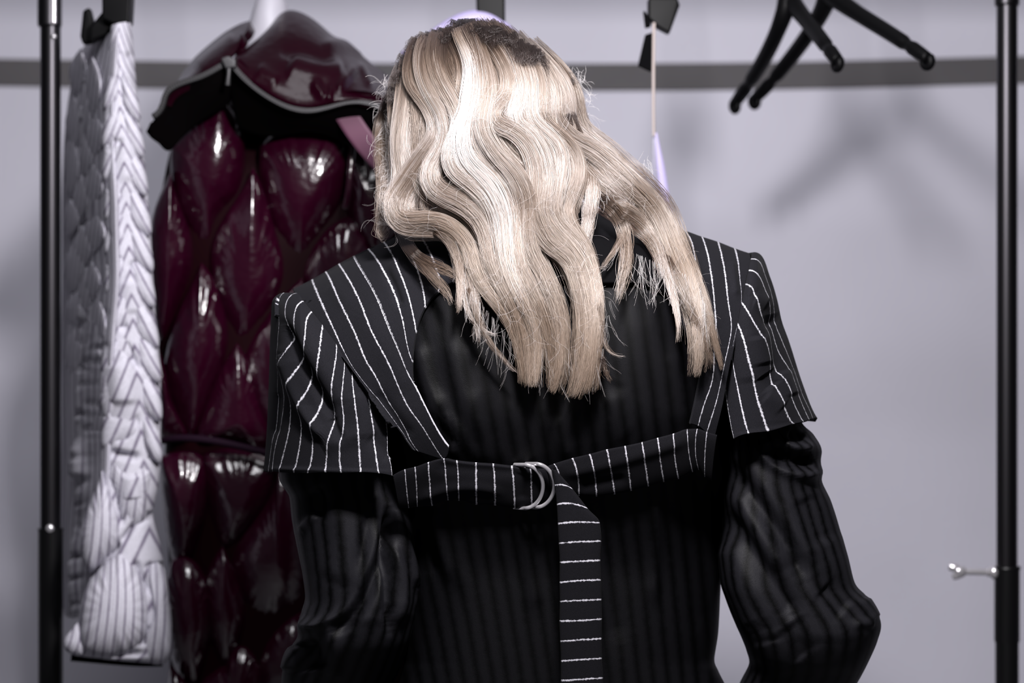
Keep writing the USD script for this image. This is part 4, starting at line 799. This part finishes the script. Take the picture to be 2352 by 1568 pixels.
def curves(name, locks, tone, parent, label=None):
    pts = np.vstack([l[0].reshape(-1, 3) for l in locks]); cnt = np.concatenate([np.full(len(l[0]), l[0].shape[1]) for l in locks]); w = np.concatenate([l[1].ravel() for l in locks])
    c = UsdGeom.BasisCurves.Define(stage, path_for(name, parent))
    c.CreateTypeAttr('cubic'); c.CreateBasisAttr('catmullRom'); c.CreateWrapAttr('pinned')
    c.CreatePointsAttr(Vt.Vec3fArray.FromNumpy(pts.astype(np.float32))); c.CreateCurveVertexCountsAttr(Vt.IntArray.FromNumpy(cnt.astype(np.int32)))
    tn = np.vstack([(tone(l[2]) * RNG.uniform(.82, 1.12, (len(l[0]), 1, 1))).reshape(-1, 3) for l in locks])
    UsdGeom.PrimvarsAPI(c).CreatePrimvar('tone', Sdf.ValueTypeNames.Color3fArray, 'vertex').Set(Vt.Vec3fArray.FromNumpy(np.clip(tn, 0, .95).astype(np.float32)))
    c.CreateWidthsAttr(Vt.FloatArray.FromNumpy(w.astype(np.float32))); c.SetWidthsInterpolation('vertex')
    UsdShade.MaterialBindingAPI.Apply(c.GetPrim()).Bind(HAIRM)
    return tag(c.GetPrim(), label)
A_, B_, D_, K_ = [], [], [], []
G1 = [(935, 135), (926, 200), (918, 270), (914, 340), (920, 400), (912, 450), (904, 485), (920, 512), (960, 522), (1005, 528), (1045, 555), (1075, 610), (1100, 650), (1142, 690), (1175, 740), (1195, 800), (1205, 880)]
G2 = [(960, 100), (945, 150), (948, 190), (973, 225), (998, 270), (1000, 310), (978, 345), (958, 372), (935, 405), (912, 440), (900, 475), (925, 505), (985, 505), (1035, 520), (1072, 560), (1092, 620), (1120, 670), (1160, 720), (1190, 790), (1200, 885)]
G2b = [(985, 85), (970, 140), (985, 200), (1015, 255), (1025, 300), (1012, 350), (990, 395), (1000, 430), (1050, 460), (1098, 500), (1120, 550), (1130, 600), (1150, 650), (1180, 710), (1200, 780), (1212, 890)]
G2c = [(1005, 75), (995, 130), (1015, 195), (1045, 250), (1050, 300), (1035, 345), (1040, 385), (1080, 420), (1115, 455), (1138, 505), (1140, 560), (1150, 610), (1172, 665), (1200, 720), (1215, 790), (1218, 890)]
G3 = [(1050, 62), (1062, 93), (1081, 138), (1085, 179), (1081, 224), (1075, 262), (1062, 294), (1058, 326), (1066, 364), (1094, 399), (1126, 434), (1146, 473), (1156, 517), (1159, 562), (1166, 607), (1180, 648), (1200, 690), (1220, 730), (1232, 780), (1232, 830), (1225, 890)]
G3b = [(1066, 55), (1088, 110), (1100, 170), (1098, 225), (1088, 275), (1085, 315), (1098, 350), (1130, 385), (1160, 425), (1178, 470), (1182, 520), (1185, 570), (1198, 620), (1222, 670), (1245, 725), (1262, 790), (1268, 850), (1264, 900)]
G4 = [(1078, 50), (1100, 116), (1115, 165), (1118, 215), (1108, 260), (1108, 295), (1122, 330), (1145, 362), (1175, 395), (1198, 438), (1206, 480), (1205, 525), (1215, 575), (1238, 620), (1262, 670), (1280, 725), (1286, 790), (1284, 850), (1268, 905)]
G5 = [(1095, 48), (1135, 105), (1163, 157), (1168, 200), (1155, 228), (1136, 252), (1140, 278), (1170, 295), (1203, 320), (1224, 357), (1232, 398), (1230, 440), (1226, 482), (1240, 525), (1262, 560), (1300, 590), (1325, 640), (1338, 700), (1340, 770), (1332, 840), (1312, 915)]
G5b = [(1120, 50), (1160, 105), (1185, 155), (1195, 205), (1185, 245), (1185, 278), (1215, 305), (1240, 340), (1253, 385), (1252, 430), (1248, 475), (1265, 520), (1300, 560), (1335, 610), (1350, 665), (1358, 730), (1356, 800), (1345, 860), (1325, 915)]
G6 = [(1140, 58), (1175, 100), (1203, 147), (1215, 192), (1214, 237), (1220, 275), (1245, 303), (1272, 330), (1284, 366), (1280, 403), (1274, 438), (1270, 475), (1285, 515), (1318, 550), (1345, 590), (1362, 640), (1368, 700), (1366, 770), (1360, 840), (1348, 905)]
G6b = [(1160, 68), (1205, 115), (1235, 165), (1243, 215), (1240, 258), (1258, 292), (1295, 325), (1318, 360), (1322, 400), (1312, 440), (1300, 480), (1312, 520), (1340, 560), (1362, 620), (1374, 680), (1376, 750), (1374, 820), (1372, 900)]
G7 = [(1180, 80), (1225, 130), (1258, 180), (1270, 225), (1270, 262), (1285, 293), (1320, 325), (1358, 347), (1393, 376), (1425, 405), (1455, 435), (1490, 470), (1515, 510), (1538, 565), (1562, 625), (1588, 690), (1602, 760), (1604, 830), (1597, 868)]
G7b = [(1205, 95), (1255, 145), (1290, 195), (1302, 240), (1306, 280), (1335, 318), (1375, 352), (1415, 392), (1452, 425), (1490, 458), (1518, 495), (1542, 545), (1570, 605), (1592, 665), (1605, 730), (1608, 800), (1600, 862)]
G8 = [(1230, 115), (1285, 165), (1315, 212), (1328, 262), (1332, 298), (1352, 326), (1392, 360), (1432, 398), (1470, 432), (1506, 470), (1532, 512), (1558, 562), (1588, 612), (1612, 670), (1630, 740), (1650, 815), (1658, 850)]
G8b = [(1260, 140), (1305, 185), (1328, 235), (1336, 290), (1340, 330), (1365, 372), (1380, 410), (1400, 440), (1440, 455), (1480, 490), (1500, 540), (1520, 600), (1550, 660), (1575, 730)]
main = [(G1, 14, 22, 15, 750, .000, A_), (G2, 20, 28, 18, 800, .004, A_), (G2b, 20, 28, 20, 850, .006, A_), (G2c, 20, 28, 20, 850, .008, A_), (G3, 16, 30, 20, 1000, .012, D_), (G3b, 18, 26, 20, 800, .009, A_), (G4, 18, 26, 18, 850, .010, A_), (G5, 20, 24, 20, 800, .008, B_), (G5b, 20, 26, 20, 800, .009, A_),
        (G6, 20, 28, 16, 900, .008, A_), (G6b, 20, 24, 12, 700, .004, B_), (G7, 20, 26, 18, 850, .006, A_), (G7b, 20, 26, 14, 800, .004, A_), (G8, 20, 22, 9, 700, .002, B_)]
for pts, a, b, c, n, lay, dst in main: put(lock(pts, a, b, c, n, lay), *((.56, .29, .15) if dst is A_ else (.42, .06, .52) if dst is D_ else (.40, .57, .03)))  # middle lock takes mostly palest strands: its highlight is put into the colour
# underlayers that fill the gaps between the big waves
def shift(p, dx, dy=0): return [(x + dx, y + dy) for x, y in p]
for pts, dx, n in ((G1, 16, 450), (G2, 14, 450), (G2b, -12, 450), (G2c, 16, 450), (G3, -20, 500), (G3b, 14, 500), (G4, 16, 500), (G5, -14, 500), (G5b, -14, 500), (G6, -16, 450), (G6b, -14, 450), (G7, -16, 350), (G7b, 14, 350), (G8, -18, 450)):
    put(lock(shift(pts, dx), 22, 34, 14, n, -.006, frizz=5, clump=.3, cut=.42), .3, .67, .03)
# head-only lower layer that ends at the nape
for x in range(905, 1335, 22):
    yt = float(np.interp(x, [900, 935, 1000, 1080, 1150, 1230, 1300, 1335], [230, 120, 75, 52, 70, 120, 180, 260]))
    x2 = x + (x - 1115) * .12
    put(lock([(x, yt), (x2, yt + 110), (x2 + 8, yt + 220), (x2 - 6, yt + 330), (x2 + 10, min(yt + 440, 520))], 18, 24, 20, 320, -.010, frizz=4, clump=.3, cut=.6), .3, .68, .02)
# dark short roots on the crown and temples
for x in range(905, 1320, 12):
    yt = float(np.interp(x, [900, 935, 1000, 1080, 1150, 1230, 1300, 1335], [215, 108, 66, 46, 64, 112, 172, 250]))
    L = RNG.uniform(25, 60) * (1.0 if 1180 < x or x < 960 else .7); yt += RNG.normal(0, 5)
    put_k(lock([(x, yt - 2), (x + (x - 1115) * .03, yt + L * .5), (x + (x - 1115) * .05 + 4, yt + L)], 12, 15, 15, 110, (.016 if 1050 < x < 1250 or x < 985 else .004), T=8, frizz=6, cut=.3, clump=.1))
for x in range(1060, 1250, 9):
    yt = float(np.interp(x, [1060, 1080, 1150, 1250], [50, 46, 64, 124])); L = RNG.uniform(22, 75); yt += RNG.normal(0, 4)
    put_k(lock([(x, yt - 3), (x + 4, yt + L * .5), (x + 10, yt + L)], 10, 14, 14, 60, .014, T=8, frizz=6, cut=.3, clump=.1))
put(lock([(1290, 200), (1320, 300), (1345, 370), (1385, 420), (1430, 465), (1485, 530)], 20, 32, 24, 450, -.004, frizz=5, clump=.3), .3, .68, .02)
put(lock([(1300, 260), (1335, 340), (1375, 385), (1440, 425), (1500, 490), (1545, 590)], 20, 26, 24, 350, -.002, frizz=5, clump=.3), .4, .55, .05)
# secondary ends and wisps
W = [([(940, 515), (1000, 530), (1040, 570), (1052, 620), (1055, 670), (1050, 720)], 12, 16, 8, 260), ([(1010, 530), (1052, 590), (1062, 650), (1075, 710), (1100, 750), (1140, 770)], 8, 10, 6, 160), ([(1060, 600), (1080, 680), (1110, 760), (1150, 820), (1190, 858)], 6, 7, 4, 110),
     ([(1040, 560), (1080, 640), (1095, 720), (1098, 790)], 14, 12, 9, 110), ([(1360, 440), (1420, 480), (1435, 520), (1415, 570), (1380, 620)], 10, 9, 5, 130), ([(1330, 440), (1400, 462), (1460, 490), (1500, 540), (1530, 620), (1555, 720), (1556, 790)], 14, 14, 6, 240), ([(1340, 455), (1420, 500), (1440, 560), (1430, 640), (1415, 700)], 24, 26, 18, 110),
     ([(1500, 540), (1560, 640), (1600, 740), (1640, 840)], 10, 14, 8, 110), ([(1380, 470), (1460, 510), (1500, 560), (1520, 640)], 26, 30, 18, 120), ([(930, 540), (960, 590), (1010, 620), (1060, 650)], 16, 20, 20, 130), ([(920, 530), (940, 580), (1000, 640), (1040, 700)], 12, 20, 18, 90), ([(1365, 650), (1378, 740), (1395, 800), (1440, 818)], 9, 8, 4, 40), ([(1378, 800), (1390, 850), (1405, 880)], 8, 9, 8, 40)]
for pts, a, b, c, n in W: put(lock(pts, a, b, c, n, .006, T=22, frizz=4, cut=.7, lay0=-.035), .45, .5, .05)
# loose flyaway hairs
Fl = []
for k in range(560):
    e = RNG.random()
    if e < .45: s0 = (RNG.uniform(880, 915), RNG.uniform(180, 520)); d0 = (-1, .4)
    elif e < .72: s0 = (RNG.uniform(1290, 1345) , RNG.uniform(170, 330)); d0 = (.8, .5)
    elif e < .88: s0 = (RNG.uniform(1380, 1500), RNG.uniform(370, 470)); d0 = (.9, .2)
    else: s0 = (RNG.uniform(930, 1260), np.nan); s0 = (s0[0], float(np.interp(s0[0], [900, 935, 1000, 1080, 1150, 1230, 1300], [215, 112, 70, 50, 68, 116, 176]))); d0 = (.2, -.4)
    L = min(RNG.exponential(16) + 8, 60); an = RNG.normal(0, .9)
    c, s1 = math.cos(an), math.sin(an); dx, dy = d0[0] * c - d0[1] * s1, d0[0] * s1 + d0[1] * c
    bend = RNG.normal(0, .8)
    put_f(lock([(s0[0] - dx * 14, s0[1] - dy * 14 - 8), s0, (s0[0] + dx * L * .5 - bend * dy * L * .25, s0[1] + dy * L * .5 + bend * dx * L * .25), (s0[0] + dx * L, s0[1] + dy * L + .25 * L)], 1, 2, 3, 2, .0, T=10, frizz=1.5, cut=.8, wid=(.00013, .00008)))
for k in range(520):
    i = RNG.integers(0, 14); p0 = main[i][0]; j = RNG.integers(3, len(p0) - 2); x, y = p0[j]
    an = RNG.uniform(0, 6.3); L = RNG.uniform(20, 70)
    put_f(lock([(x, y), (x + L * .5 * math.cos(an), y + L * .5 * math.sin(an)), (x + L * math.cos(an + .4), y + L * math.sin(an + .4) + 10)], 2, 3, 3, 1, .018, T=10, frizz=1.5, cut=.8, wid=(.00013, .00008)))
for k in range(150):
    x0, y0 = RNG.uniform(1060, 1620), 0; y0 = float(np.interp(x0, [1060, 1190, 1390, 1410, 1600, 1620], [640, 800, 800, 560, 640, 700])); L = RNG.uniform(50, 130); b = RNG.normal(0, 30)
    put_f(lock([(x0, y0), (x0 + b * .3, y0 + L * .5), (x0 + b, y0 + L)], 3, 4, 5, 2, .008, T=10, frizz=2, cut=.7, wid=(.00013, .00008)))
hair = curves('hair', A_, BLOND, person, label='long wavy blond hair')
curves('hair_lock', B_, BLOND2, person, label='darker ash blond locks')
curves('hair_lock', D_, BLOND3, person, label='palest blond strands, with the highlight down the middle painted in')
curves('root_hair', K_, DARKR, person, label='dark regrowth on the crown')
curves('loose_hair', Fl, BLOND3, person, label='loose flyaway hairs')
